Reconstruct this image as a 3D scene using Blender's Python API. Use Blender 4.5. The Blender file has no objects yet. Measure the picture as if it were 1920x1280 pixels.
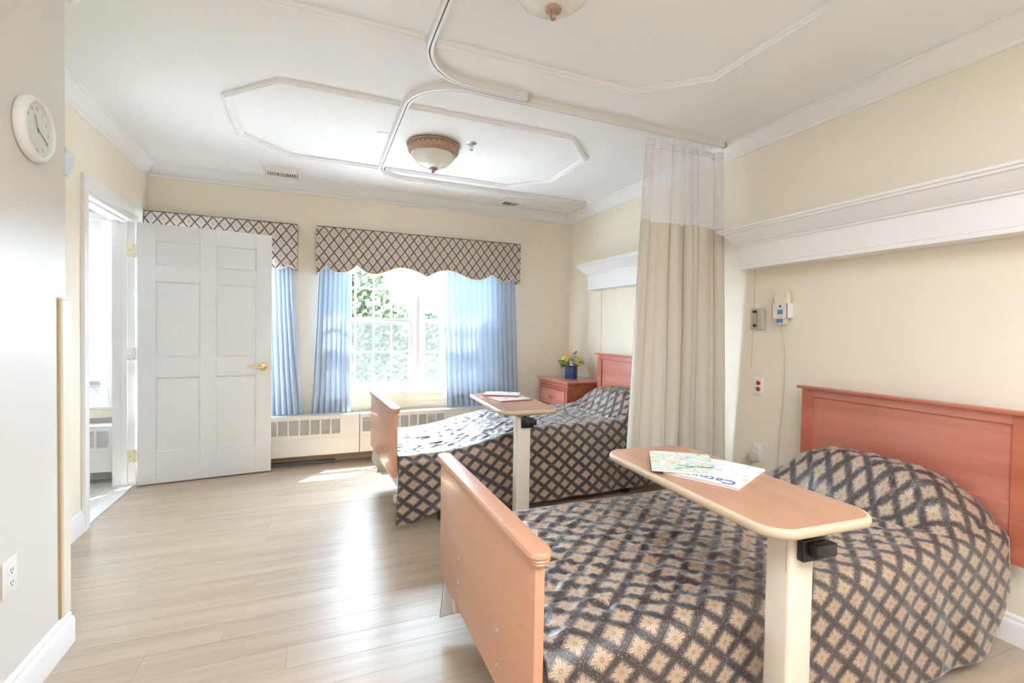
import bpy, bmesh, math, random
from mathutils import Vector, Matrix, noise

S = bpy.context.scene
COL = S.collection
random.seed(7)
PI = math.pi

# ------------------------------------------------------------------ camera, sky, sun, large lights, exposure
XR, XL, XP = 2.69, -1.31, -0.90          # right wall, left wall, nearer left partition
YB, YP, YF = 4.80, 2.35, -2.60           # window wall, partition end, wall behind the camera
HC = 2.59                                # ceiling

cam = bpy.data.cameras.new('camera')
cam.sensor_width = 36.0
cam.lens = 16.603
cam.clip_start = 0.05
cam.clip_end = 400
camo = bpy.data.objects.new('camera', cam)
COL.objects.link(camo)
r_, u_, f_ = Vector((0.9244, -0.3810, 0.0175)), Vector((-0.0072, 0.0283, 0.9996)), Vector((0.3813, 0.9242, -0.0235))
M3 = Matrix((r_, u_, -f_)).transposed()
camo.matrix_world = Matrix.Translation((0, 0, 1.265)) @ M3.to_4x4()
S.camera = camo

w = bpy.data.worlds.new('world')
S.world = w
w.use_nodes = True
bg = w.node_tree.nodes['Background']
bg.inputs['Color'].default_value = (0.68, 0.84, 1.0, 1)
bg.inputs['Strength'].default_value = 28.0

sun = bpy.data.lights.new('sun', 'SUN')
sun.energy = 40
sun.angle = 0.009
sun.color = (1.0, 0.95, 0.86)
suno = bpy.data.objects.new('sun', sun)
COL.objects.link(suno)
suno.rotation_euler = Vector((0.276, 0.342, 0.899)).to_track_quat('Z', 'Y').to_euler()
suno.location = (6, 10, 12)


def area(name, loc, target, sx, sy, energy, color):
    l = bpy.data.lights.new(name, 'AREA')
    l.shape = 'RECTANGLE'
    l.size, l.size_y, l.energy, l.color = sx, sy, energy, color
    o = bpy.data.objects.new(name, l)
    COL.objects.link(o)
    o.location = loc
    o.rotation_euler = (Vector(loc) - Vector(target)).to_track_quat('Z', 'Y').to_euler()
    return o


# unseen fill light added above and behind the camera, shining down
area('fill_light', (0.60, -0.60, HC - 0.08), (0.60, -0.55, 0), 2.2, 1.2, 32, (0.93, 0.97, 1.0))
# small area light in the bathroom beyond the left doorway
area('bathroom_light', (-2.3, 3.3, 2.5), (-2.2, 3.6, 0), 0.6, 0.6, 2, (1.0, 0.97, 0.93))

for nm, cx, cz, sx, sz in (('window_portal', 0.93, 1.32, 1.72, 1.4), ('window_portal', -0.77, 1.32, 0.72, 1.4),
                           ('window_portal', -1.98, 1.34, 0.82, 1.5)):
    po = area(nm, (cx, YB + 0.16, cz), (cx, 0, cz), sx, sz, 1, (1, 1, 1))
    po.data.cycles.is_portal = True

S.view_settings.view_transform = 'Standard'
S.view_settings.look = 'None'
S.view_settings.gamma = 1.0
S.view_settings.use_curve_mapping = False
S.view_settings.exposure = 1.78
S.cycles.use_denoising = True
S.cycles.max_bounces = 10
S.cycles.diffuse_bounces = 6
S.cycles.transparent_max_bounces = 16
S.cycles.sample_clamp_indirect = 8
S.cycles.caustics_reflective = False
S.cycles.caustics_refractive = False


# ------------------------------------------------------------------ material helpers
class NB:
    def __init__(self, name):
        self.m = bpy.data.materials.new(name)
        self.m.use_nodes = True
        self.t = self.m.node_tree
        self.b = self.t.nodes['Principled BSDF']
        self.out = self.t.nodes['Material Output']

    def n(self, typ, **kw):
        nd = self.t.nodes.new(typ)
        for k, v in kw.items():
            setattr(nd, k, v)
        return nd

    def l(self, a, b):
        self.t.links.new(a, b)

    def val(self, sock, v):
        if hasattr(v, 'is_linked') or isinstance(v, bpy.types.NodeSocket):
            self.l(v, sock)
        else:
            sock.default_value = v

    def m_(self, op, a, b=0.0, c=0.0):
        nd = self.n('ShaderNodeMath', operation=op)
        self.val(nd.inputs[0], a)
        if len(nd.inputs) > 1:
            self.val(nd.inputs[1], b)
        if op in ('MULTIPLY_ADD', 'COMPARE', 'SMOOTH_MIN'):
            self.val(nd.inputs[2], c)
        return nd.outputs[0]

    def ss(self, x, a, b):
        nd = self.n('ShaderNodeMapRange', interpolation_type='SMOOTHSTEP')
        self.val(nd.inputs[0], x)
        nd.inputs[1].default_value, nd.inputs[2].default_value = a, b
        return nd.outputs[0]

    def mix(self, f, a, b):
        nd = self.n('ShaderNodeMix', data_type='RGBA')
        self.val(nd.inputs[0], f)
        for s, v in ((nd.inputs[6], a), (nd.inputs[7], b)):
            if isinstance(v, tuple):
                s.default_value = v if len(v) == 4 else v + (1,)
            else:
                self.l(v, s)
        return nd.outputs[2]

    def noise(self, vec, scale, detail=3.0, rough=0.5):
        nd = self.n('ShaderNodeTexNoise')
        if vec is not None:
            self.l(vec, nd.inputs['Vector'])
        nd.inputs['Scale'].default_value = scale
        nd.inputs['Detail'].default_value = detail
        nd.inputs['Roughness'].default_value = rough
        return nd.outputs['Fac']

    def mapping(self, vec, scale=(1, 1, 1), loc=(0, 0, 0), rot=(0, 0, 0)):
        nd = self.n('ShaderNodeMapping')
        self.l(vec, nd.inputs['Vector'])
        nd.inputs['Scale'].default_value = scale
        nd.inputs['Location'].default_value = loc
        nd.inputs['Rotation'].default_value = rot
        return nd.outputs[0]

    def bump(self, h, strength=0.2, dist=0.01):
        nd = self.n('ShaderNodeBump')
        self.l(h, nd.inputs['Height'])
        nd.inputs['Strength'].default_value = strength
        nd.inputs['Distance'].default_value = dist
        self.l(nd.outputs[0], self.b.inputs['Normal'])

    def set(self, base=None, rough=None, spec=None, metal=None, **kw):
        b = self.b
        if base is not None:
            if isinstance(base, tuple):
                b.inputs['Base Color'].default_value = base if len(base) == 4 else base + (1,)
            else:
                self.l(base, b.inputs['Base Color'])
        if rough is not None:
            self.val(b.inputs['Roughness'], rough)
        if spec is not None:
            b.inputs['Specular IOR Level'].default_value = spec
        if metal is not None:
            b.inputs['Metallic'].default_value = metal
        for k, v in kw.items():
            b.inputs[k.replace('_', ' ')].default_value = v
        return self.m


def plain(name, c, rough=0.5, spec=0.5, metal=0.0, var=0.0, **kw):
    """A flat paint or plastic with a trace of unevenness."""
    k = NB(name)
    if var > 0:
        tc = k.n('ShaderNodeTexCoord').outputs['Object']
        f = k.noise(tc, 3.0, 4)
        base = k.mix(f, tuple(x * (1 - var) for x in c), tuple(min(1, x * (1 + var)) for x in c))
    else:
        base = c
    return k.set(base, rough, spec, metal, **kw)


def wood(name, dark, light, axis=0, rough=0.35, scale=1.0, spec=0.5, coat=0.0, per_object=False):
    k = NB(name)
    tc = k.n('ShaderNodeTexCoord').outputs['Object']
    if per_object:
        oi = k.n('ShaderNodeObjectInfo')
        off = k.n('ShaderNodeCombineXYZ')
        k.l(k.m_('MULTIPLY', oi.outputs['Random'], 37.0), off.inputs[0])
        k.l(k.m_('MULTIPLY', oi.outputs['Random'], 91.0), off.inputs[1])
        va = k.n('ShaderNodeVectorMath', operation='ADD')
        k.l(tc, va.inputs[0])
        k.l(off.outputs[0], va.inputs[1])
        tc = va.outputs[0]
    sc = [14.0 * scale] * 3
    sc[axis] = 0.9 * scale
    v = k.mapping(tc, tuple(sc))
    f1 = k.noise(v, 1.0, 6, 0.6)
    sc2 = [70.0 * scale] * 3
    sc2[axis] = 2.5 * scale
    f2 = k.noise(k.mapping(tc, tuple(sc2)), 1.0, 3, 0.6)
    f = k.m_('ADD', k.m_('MULTIPLY', f1, 0.75), k.m_('MULTIPLY', f2, 0.25))
    f = k.ss(f, 0.3, 0.7)
    if per_object:
        f = k.m_('ADD', k.m_('MULTIPLY', f, 0.75), k.m_('MULTIPLY', oi.outputs['Random'], 0.25))
    k.set(k.mix(f, dark, light), rough, spec)
    k.b.inputs['Coat Weight'].default_value = coat
    k.b.inputs['Coat Roughness'].default_value = 0.12
    k.bump(f, 0.05, 0.002)
    return k.m


def damask(name, pu, pv, sheen=0.0, rough=0.5, spec=0.5, band=(0.020, 0.013, 0.013), ground=(0.15, 0.112, 0.106),
           flower=(0.50, 0.36, 0.25), thin=0.372):
    """Woven lattice of dark scrolled bands with a leafy medallion in each diamond (UV in metres)."""
    k = NB(name)
    uv = k.n('ShaderNodeTexCoord').outputs['UV']
    sp = k.n('ShaderNodeSeparateXYZ')
    k.l(uv, sp.inputs[0])
    x = k.m_('DIVIDE', sp.outputs[0], pu)
    y = k.m_('DIVIDE', sp.outputs[1], pv)
    a = k.m_('SUBTRACT', k.m_('FRACT', k.m_('ADD', x, y)), 0.5)
    b = k.m_('SUBTRACT', k.m_('FRACT', k.m_('SUBTRACT', x, y)), 0.5)
    mx = k.m_('MAXIMUM', k.m_('ABSOLUTE', a), k.m_('ABSOLUTE', b))
    bandm = k.ss(mx, thin - 0.012, thin + 0.012)
    r = k.m_('SQRT', k.m_('ADD', k.m_('MULTIPLY', a, a), k.m_('MULTIPLY', b, b)))
    th = k.m_('ARCTAN2', a, b)
    c4 = k.m_('ABSOLUTE', k.m_('COSINE', k.m_('MULTIPLY', th, 4.0)))
    c2 = k.m_('ABSOLUTE', k.m_('SINE', k.m_('MULTIPLY', th, 2.0)))
    nz = k.noise(k.mapping(uv, (1, 1, 1)), 210.0, 2)
    lim = k.m_('ADD', k.m_('ADD', 0.140, k.m_('MULTIPLY', c4, 0.15)), k.m_('MULTIPLY', c2, 0.12))
    lim = k.m_('ADD', lim, k.m_('MULTIPLY', k.m_('SUBTRACT', nz, 0.5), 0.34))
    fl = k.m_('SUBTRACT', 1.0, k.ss(k.m_('SUBTRACT', r, lim), -0.02, 0.02))
    s12 = k.m_('ABSOLUTE', k.m_('SINE', k.m_('MULTIPLY', th, 8.0)))
    vein = k.m_('MULTIPLY', k.m_('SUBTRACT', 1.0, k.ss(s12, 0.10, 0.50)), k.ss(r, 0.05, 0.09))
    ctr = k.m_('SUBTRACT', 1.0, k.ss(k.m_('ABSOLUTE', k.m_('SUBTRACT', r, 0.055)), 0.01, 0.03))
    vein = k.m_('MAXIMUM', vein, ctr)
    fcol = k.mix(k.m_('MULTIPLY', vein, 0.8), flower, tuple(q * 0.24 for q in flower))
    sh = k.ss(k.noise(uv, 60.0, 2), 0.35, 0.65)
    fcol = k.mix(k.m_('MULTIPLY', sh, 0.45), fcol, tuple(q * 0.62 for q in flower))
    g2 = k.mix(k.m_('MULTIPLY', k.ss(nz, 0.45, 0.62), 0.45), ground, tuple(q * 0.5 for q in ground))
    c = k.mix(fl, g2, fcol)
    scr = k.ss(k.noise(uv, 150.0, 3), 0.53, 0.58)
    edge = k.m_('SUBTRACT', 1.0, k.ss(k.m_('ABSOLUTE', k.m_('SUBTRACT', mx, 0.44)), 0.025, 0.05))
    bc = k.mix(k.m_('MULTIPLY', k.m_('MULTIPLY', scr, edge), 0.85), band, ground)
    c = k.mix(bandm, c, bc)
    k.set(c, rough, spec)
    k.b.inputs['Sheen Weight'].default_value = sheen
    k.b.inputs['Sheen Roughness'].default_value = 0.4
    if sheen > 0.1:
        k.b.inputs['Coat Weight'].default_value = 0.3
        k.b.inputs['Coat Roughness'].default_value = 0.42
        k.b.inputs['Coat IOR'].default_value = 1.85
    k.b.inputs['Sheen Tint'].default_value = (0.85, 0.9, 1, 1)
    q = k.m_('ADD', k.m_('MULTIPLY', k.noise(uv, 38.0, 3), 1.0), k.m_('MULTIPLY', bandm, -0.25))
    k.bump(q, 0.35, 0.012)
    return k.m


def cloth(name, c, transl=0.3, rough=0.8, tcol=None):
    """A thin fabric that lets some light through."""
    k = NB(name)
    k.set(c, rough, 0.2)
    tc = k.n('ShaderNodeTexCoord').outputs['UV']
    k.bump(k.noise(tc, 700.0, 1), 0.08, 0.001)
    tr = k.n('ShaderNodeBsdfTranslucent')
    tr.inputs[0].default_value = (tcol or c) + (1,)
    ms = k.n('ShaderNodeMixShader')
    ms.inputs[0].default_value = transl
    k.l(k.b.outputs[0], ms.inputs[1])
    k.l(tr.outputs[0], ms.inputs[2])
    k.l(ms.outputs[0], k.out.inputs[0])
    return k.m


M = {}
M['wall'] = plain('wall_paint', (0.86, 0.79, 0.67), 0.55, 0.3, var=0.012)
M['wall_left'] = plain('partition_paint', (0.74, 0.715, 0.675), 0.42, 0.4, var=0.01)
M['ceiling'] = plain('ceiling_paint', (0.87, 0.89, 0.915), 0.7, 0.2, var=0.01)
M['trim'] = plain('white_trim_paint', (0.86, 0.86, 0.865), 0.35, 0.5)
M['door'] = plain('white_door_paint', (0.76, 0.775, 0.79), 0.38, 0.5)
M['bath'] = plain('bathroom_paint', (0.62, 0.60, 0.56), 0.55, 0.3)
M['floor'] = wood('oak_plank', (0.39, 0.30, 0.222), (0.56, 0.455, 0.355), 0, 0.36, 1.0, 0.5, 0.0, True)
M['floor_base'] = plain('subfloor_joint', (0.40, 0.32, 0.24), 0.7, 0.2)
M['cherry'] = wood('cherry_laminate', (0.47, 0.155, 0.105), (0.58, 0.215, 0.15), 1, 0.22, 0.8, 0.5, 0.5)
M['cherry_side'] = wood('cherry_stain', (0.42, 0.115, 0.068), (0.53, 0.17, 0.105), 1, 0.26, 0.8, 0.5, 0.2)
M['maple'] = wood('footboard_laminate', (0.54, 0.27, 0.165), (0.61, 0.32, 0.205), 1, 0.34, 0.5, 0.5, 0.2)
M['laminate'] = wood('table_laminate', (0.43, 0.215, 0.135), (0.485, 0.255, 0.165), 1, 0.25, 0.6, 0.5, 0.15)
M['edge'] = plain('table_edge_vinyl', (0.55, 0.44, 0.32), 0.35)
M['beige_metal'] = plain('beige_powder_coat', (0.72, 0.65, 0.56), 0.4)
M['black'] = plain('black_plastic', (0.012, 0.012, 0.013), 0.35)
M['rubber'] = plain('caster_rubber', (0.03, 0.03, 0.032), 0.6)
M['steel'] = plain('steel', (0.55, 0.55, 0.56), 0.3, 0.5, 1.0)
M['alu'] = plain('white_aluminium_track', (0.80, 0.80, 0.80), 0.35, 0.5)
M['slot'] = plain('track_slot', (0.13, 0.13, 0.14), 0.7)
M['brass'] = plain('polished_brass', (0.80, 0.60, 0.28), 0.2, 0.5, 1.0)
M['cream_metal'] = plain('cream_hinge', (0.82, 0.77, 0.58), 0.35)
M['heater'] = plain('heater_enamel', (0.66, 0.645, 0.62), 0.4)
M['dark'] = plain('heater_inside', (0.10, 0.10, 0.09), 0.8)
M['base_shade'] = plain('shaded_tan_base', (0.55, 0.40, 0.25), 0.5)  # window-wall baseboard, with the shade under the heater put into its tan
M['strip'] = plain('grey_rubber_strip', (0.16, 0.17, 0.18), 0.6)
M['damask_bed'] = damask('quilt_damask', 0.114, 0.094, 0.4, 0.5, 0.8)
M['damask_val'] = damask('valance_damask', 0.086, 0.115, 0.05, 0.75, 0.2, band=(0.095, 0.080, 0.078),
                         ground=(0.64, 0.57, 0.52), flower=(0.68, 0.57, 0.45), thin=0.405)
M['lining'] = plain('quilt_lining', (0.80, 0.80, 0.82), 0.8, 0.2)
M['quilt_edge'] = plain('quilt_binding', (0.10, 0.075, 0.07), 0.8, 0.2)
M['piping'] = plain('cream_piping', (0.78, 0.70, 0.60), 0.7, 0.2)
M['blue'] = cloth('blue_drapery', (0.42, 0.51, 0.63), 0.05, 0.8, (0.48, 0.57, 0.70))
M['beige_cloth'] = cloth('beige_curtain_cloth', (0.68, 0.62, 0.54), 0.16, 0.75, (0.70, 0.64, 0.54))
M['paper'] = plain('page_edges', (0.78, 0.77, 0.72), 0.7)
M['white_plastic'] = plain('white_plastic', (0.84, 0.84, 0.84), 0.35)
M['ivory'] = plain('ivory_plastic', (0.78, 0.73, 0.62), 0.4)
M['grey_plastic'] = plain('warm_grey_plastic', (0.55, 0.51, 0.43), 0.45)
M['pale_blue'] = plain('pale_blue_plastic', (0.68, 0.74, 0.78), 0.4)
M['red'] = plain('red_outlet', (0.50, 0.03, 0.025), 0.35)
M['screen_blue'] = plain('blue_keypad', (0.10, 0.27, 0.52), 0.4)
M['slothole'] = plain('outlet_slot', (0.09, 0.09, 0.09), 0.6)
M['string'] = plain('tan_string', (0.42, 0.33, 0.20), 0.8)
M['cord'] = plain('pale_cord', (0.62, 0.60, 0.53), 0.6)
M['guard'] = plain('corner_guard_vinyl', (0.82, 0.76, 0.64), 0.4)
M['guard_edge'] = plain('corner_guard_brown_edge', (0.47, 0.30, 0.13), 0.6)  # brown strip along the edge of the corner guard
M['clock_face'] = plain('clock_paper', (0.92, 0.92, 0.92), 0.6)
M['ink'] = plain('clock_ink', (0.15, 0.15, 0.15), 0.6)
M['grey_ink'] = plain('clock_grey_ink', (0.36, 0.36, 0.37), 0.6)
M['frost'] = plain('frosted_lamp_glass', (0.84, 0.82, 0.76), 0.25, 0.5)
M['frost'].node_tree.nodes['Principled BSDF'].inputs['Transmission Weight'].default_value = 0.12
M['bronze'] = plain('antique_copper', (0.42, 0.27, 0.20), 0.40, 0.5, 0.45, var=0.15)
M['bronze_light'] = plain('copper_highlight', (0.86, 0.74, 0.66), 0.4, 0.5, 0.2)
M['chrome'] = plain('chrome', (0.62, 0.64, 0.68), 0.2, 0.5, 1.0)
M['vase'] = plain('cobalt_glass', (0.010, 0.045, 0.26), 0.05, 0.8)
M['vase'].node_tree.nodes['Principled BSDF'].inputs['Transmission Weight'].default_value = 0.25
M['rose'] = plain('yellow_petal', (0.95, 0.76, 0.24), 0.6)
M['iris'] = plain('violet_petal', (0.20, 0.14, 0.62), 0.6)
M['hydr'] = plain('pale_blue_petal', (0.55, 0.62, 0.72), 0.7)
M['leaf'] = plain('bouquet_leaf', (0.24, 0.36, 0.12), 0.5, var=0.2)
M['tree_leaf'] = plain('tree_leaf', (0.015, 0.026, 0.0085), 0.6, 0.3, var=0.4)
M['far_leaf'] = plain('far_tree_leaf', (0.014, 0.022, 0.013), 0.7, 0.2, var=0.4)
M['bark'] = plain('bark', (0.06, 0.045, 0.03), 0.9)
M['lawn'] = plain('lawn', (0.020, 0.026, 0.012), 0.9, 0.2, var=0.2)
M['bounce_slab'] = plain('pale_bounce_slab', (0.44, 0.43, 0.41), 0.9, 0.2, var=0.1)  # pale tone of the added bounce slab outdoors
M['road'] = plain('asphalt', (0.05, 0.05, 0.055), 0.9, 0.2)


def make_glass():
    k = NB('window_glass')
    tr = k.n('ShaderNodeBsdfTransparent')
    tr.inputs[0].default_value = (0.985, 0.995, 0.99, 1)
    gl = k.n('ShaderNodeBsdfGlossy')
    gl.inputs['Roughness'].default_value = 0.02
    ms = k.n('ShaderNodeMixShader')
    ms.inputs[0].default_value = 0.06
    k.l(tr.outputs[0], ms.inputs[1])
    k.l(gl.outputs[0], ms.inputs[2])
    k.l(ms.outputs[0], k.out.inputs[0])
    return k.m


def make_screen():
    k = NB('insect_screen')
    tr = k.n('ShaderNodeBsdfTransparent')
    df = k.n('ShaderNodeBsdfDiffuse')
    df.inputs[0].default_value = (0.045, 0.045, 0.047, 1)
    tl = k.n('ShaderNodeBsdfTranslucent')
    tl.inputs[0].default_value = (0.045, 0.047, 0.049, 1)
    a = k.n('ShaderNodeMixShader')
    k.l(df.outputs[0], a.inputs[1])
    k.l(tl.outputs[0], a.inputs[2])
    a.inputs[0].default_value = 0.4
    ms = k.n('ShaderNodeMixShader')
    ms.inputs[0].default_value = 0.36
    k.l(tr.outputs[0], ms.inputs[1])
    k.l(a.outputs[0], ms.inputs[2])
    k.l(ms.outputs[0], k.out.inputs[0])
    return k.m


def make_mesh_cloth():
    k = NB('curtain_net')
    uv = k.n('ShaderNodeTexCoord').outputs['UV']
    sp = k.n('ShaderNodeSeparateXYZ')
    k.l(uv, sp.inputs[0])
    x = k.m_('DIVIDE', sp.outputs[0], 0.013)
    y = k.m_('DIVIDE', sp.outputs[1], 0.013)
    a = k.m_('ABSOLUTE', k.m_('SUBTRACT', k.m_('FRACT', k.m_('ADD', x, y)), 0.5))
    b = k.m_('ABSOLUTE', k.m_('SUBTRACT', k.m_('FRACT', k.m_('SUBTRACT', x, y)), 0.5))
    hole = k.m_('SUBTRACT', 1.0, k.ss(k.m_('MAXIMUM', a, b), 0.27, 0.33))
    top = k.ss(sp.outputs[1], 0.49, 0.50)
    hole = k.m_('MULTIPLY', hole, k.m_('SUBTRACT', 1.0, top))
    k.set((0.82, 0.80, 0.82), 0.8, 0.2)
    tl = k.n('ShaderNodeBsdfTranslucent')
    tl.inputs[0].default_value = (0.82, 0.80, 0.84, 1)
    m1 = k.n('ShaderNodeMixShader')
    m1.inputs[0].default_value = 0.4
    k.l(k.b.outputs[0], m1.inputs[1])
    k.l(tl.outputs[0], m1.inputs[2])
    tr = k.n('ShaderNodeBsdfTransparent')
    ms = k.n('ShaderNodeMixShader')
    k.l(hole, ms.inputs[0])
    k.l(m1.outputs[0], ms.inputs[1])
    k.l(tr.outputs[0], ms.inputs[2])
    k.l(ms.outputs[0], k.out.inputs[0])
    return k.m


def make_tile():
    k = NB('small_white_tile')
    tc = k.n('ShaderNodeTexCoord').outputs['Object']
    br = k.n('ShaderNodeTexBrick')
    k.l(k.mapping(tc, (1, 1, 1)), br.inputs['Vector'])
    br.offset = 0.0
    br.inputs['Color1'].default_value = (0.80, 0.79, 0.74, 1)
    br.inputs['Color2'].default_value = (0.76, 0.75, 0.70, 1)
    br.inputs['Mortar'].default_value = (0.62, 0.60, 0.55, 1)
    br.inputs['Scale'].default_value = 1.0
    br.inputs['Mortar Size'].default_value = 0.003
    br.inputs['Brick Width'].default_value = 0.05
    br.inputs['Row Height'].default_value = 0.05
    return k.set(br.outputs[0], 0.35, 0.5)


def cover(name, base, blobs, band=None):
    """A printed magazine cover: soft patches of ink over a base colour (UV 0..1)."""
    k = NB(name)
    uv = k.n('ShaderNodeTexCoord').outputs['UV']
    c = base
    for i, (sx, sy, lo, hi, col) in enumerate(blobs):
        f = k.ss(k.noise(k.mapping(uv, (sx, sy, 1), (i * 3.7, i * 1.9, i)), 1.0, 2), lo, hi)
        c = k.mix(f, c, col)
    if band:
        sp = k.n('ShaderNodeSeparateXYZ')
        k.l(uv, sp.inputs[0])
        f = k.m_('MULTIPLY', k.ss(sp.outputs[1], band[0], band[0] + 0.01),
                 k.m_('SUBTRACT', 1.0, k.ss(sp.outputs[1], band[1], band[1] + 0.01)))
        c = k.mix(f, c, band[2])
    return k.set(c, 0.28, 0.5)


M['glass'] = make_glass()
M['screen'] = make_screen()
M['net'] = make_mesh_cloth()
M['tile'] = make_tile()
M['cover_teal'] = cover('teal_magazine_cover', (0.62, 0.74, 0.70), [
    (7, 9, 0.50, 0.60, (0.80, 0.82, 0.78)), (5, 12, 0.58, 0.64, (0.80, 0.52, 0.34)), (9, 7, 0.60, 0.65, (0.82, 0.62, 0.16)),
    (4, 6, 0.58, 0.66, (0.16, 0.42, 0.50)), (12, 14, 0.64, 0.68, (0.22, 0.26, 0.26))])
M['cover_white'] = cover('white_magazine_cover', (0.74, 0.78, 0.86), [
    (5, 4, 0.52, 0.62, (0.86, 0.86, 0.88)), (6, 9, 0.60, 0.66, (0.60, 0.52, 0.46)), (9, 12, 0.64, 0.68, (0.55, 0.62, 0.72))])
M['cover_red'] = cover('red_and_white_magazine_cover', (0.80, 0.81, 0.84), [
    (5, 5, 0.57, 0.62, (0.68, 0.12, 0.10)), (8, 7, 0.60, 0.65, (0.75, 0.62, 0.16)), (7, 8, 0.60, 0.66, (0.42, 0.58, 0.66))])
M['cover_pink'] = cover('pink_magazine_cover', (0.76, 0.76, 0.80), [
    (6, 5, 0.56, 0.62, (0.70, 0.34, 0.32)), (9, 9, 0.58, 0.66, (0.56, 0.66, 0.72)), (5, 8, 0.60, 0.68, (0.60, 0.56, 0.44))])
M['spine_red'] = plain('red_spine', (0.55, 0.07, 0.05), 0.4)
M['spine_brown'] = plain('brown_spine', (0.30, 0.12, 0.09), 0.5)
M['title_blue'] = plain('blue_title_ink', (0.05, 0.10, 0.48), 0.4)
M['title_teal'] = plain('teal_title_ink', (0.06, 0.22, 0.28), 0.4)
M['title_white'] = plain('white_title_ink', (0.85, 0.85, 0.88), 0.4)


# ------------------------------------------------------------------ object helpers
def tag(o, label=None, cat=None, group=None, kind=None):
    if label:
        o['label'] = label
    if cat:
        o['category'] = cat
    if group:
        o['group'] = group
    if kind:
        o['kind'] = kind
    return o


def thing(name, loc=(0, 0, 0), rz=0.0, label=None, cat=None, group=None, kind=None):
    o = bpy.data.objects.new(name, None)
    o.empty_display_size = 0.05
    COL.objects.link(o)
    o.location = loc
    o.rotation_euler = (0, 0, rz)
    return tag(o, label, cat, group, kind)


def finish(name, bm, mats, parent=None, smooth=None, normals=True):
    if normals:
        bmesh.ops.recalc_face_normals(bm, faces=bm.faces[:])
    me = bpy.data.meshes.new(name)
    bm.to_mesh(me)
    bm.free()
    if not isinstance(mats, (list, tuple)):
        mats = [mats]
    for m in mats:
        me.materials.append(M[m] if isinstance(m, str) else m)
    if smooth is not None:
        me.polygons.foreach_set('use_smooth', [True] * len(me.polygons))
        if smooth < 3:
            me.set_sharp_from_angle(angle=smooth)
    o = bpy.data.objects.new(name, me)
    COL.objects.link(o)
    if parent is not None:
        o.parent = parent
    return o


def box(bm, x0, x1, y0, y1, z0, z1, bev=0.0, mi=0, seg=2, mat=None):
    vs = [bm.verts.new((x, y, z)) for z in (z0, z1) for y in (y0, y1) for x in (x0, x1)]
    fs = [bm.faces.new([vs[i] for i in q]) for q in
          ((0, 2, 3, 1), (4, 5, 7, 6), (0, 1, 5, 4), (1, 3, 7, 5), (3, 2, 6, 7), (2, 0, 4, 6))]
    for f in fs:
        f.material_index = mi
    out = vs
    if bev > 0:
        es = list({e for f in fs for e in f.edges})
        r = bmesh.ops.bevel(bm, geom=es, offset=bev, segments=seg, affect='EDGES', profile=0.5, material=mi)
        out = list({v for f in r['faces'] for v in f.verts} | {v for v in vs if v.is_valid})
    if mat is not None:
        bmesh.ops.transform(bm, matrix=mat, verts=out)
    return out


def obox(name, x0, x1, y0, y1, z0, z1, mat, parent=None, bev=0.0, seg=2):
    bm = bmesh.new()
    box(bm, x0, x1, y0, y1, z0, z1, bev, 0, seg)
    return finish(name, bm, mat, parent, 0.6 if bev else None)


def lathe(bm, prof, n=32, cx=0, cy=0, cz=0, mi=0):
    rings = []
    for r, z in prof:
        if r < 1e-6:
            rings.append([bm.verts.new((cx, cy, cz + z))])
        else:
            rings.append([bm.verts.new((cx + r * math.cos(2 * PI * i / n), cy + r * math.sin(2 * PI * i / n), cz + z)) for i in range(n)])
    for a, b in zip(rings, rings[1:]):
        for i in range(n):
            j = (i + 1) % n
            if len(a) == 1 and len(b) == 1:
                continue
            if len(a) == 1:
                f = bm.faces.new((a[0], b[i], b[j]))
            elif len(b) == 1:
                f = bm.faces.new((a[i], b[0], a[j]))
            else:
                f = bm.faces.new((a[i], b[i], b[j], a[j]))
            f.material_index = mi


def tube(bm, pts, r, n=8, closed=False, mi=0):
    pts = [Vector(p) for p in pts]
    rr = r if isinstance(r, (list, tuple)) else [r] * len(pts)
    rings = []
    up = Vector((0, 0, 1))
    N = len(pts)
    prev = None
    for i, p in enumerate(pts):
        if closed:
            t = pts[(i + 1) % N] - pts[i - 1]
        else:
            t = pts[min(i + 1, N - 1)] - pts[max(i - 1, 0)]
        t.normalize()
        if prev is None:
            a = up if abs(t.z) < 0.9 else Vector((1, 0, 0))
            x = t.cross(a).normalized()
        else:
            x = (prev - t * prev.dot(t)).normalized()
        prev = x
        y = t.cross(x)
        rings.append([bm.verts.new(p + (x * math.cos(2 * PI * k / n) + y * math.sin(2 * PI * k / n)) * rr[i]) for k in range(n)])
    m = N if closed else N - 1
    for i in range(m):
        a, b = rings[i], rings[(i + 1) % N]
        for k in range(n):
            f = bm.faces.new((a[k], a[(k + 1) % n], b[(k + 1) % n], b[k]))
            f.material_index = mi
    if not closed:
        bm.faces.new(rings[0][::-1]).material_index = mi
        bm.faces.new(rings[-1]).material_index = mi


def extrude_poly(bm, pts, d, mi=0):
    """Prism: polygon pts (list of Vector) extruded by vector d."""
    d = Vector(d)
    a = [bm.verts.new(p) for p in pts]
    b = [bm.verts.new(Vector(p) + d) for p in pts]
    n = len(pts)
    bm.faces.new(a[::-1]).material_index = mi
    bm.faces.new(b).material_index = mi
    for i in range(n):
        bm.faces.new((a[i], a[(i + 1) % n], b[(i + 1) % n], b[i])).material_index = mi


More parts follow.
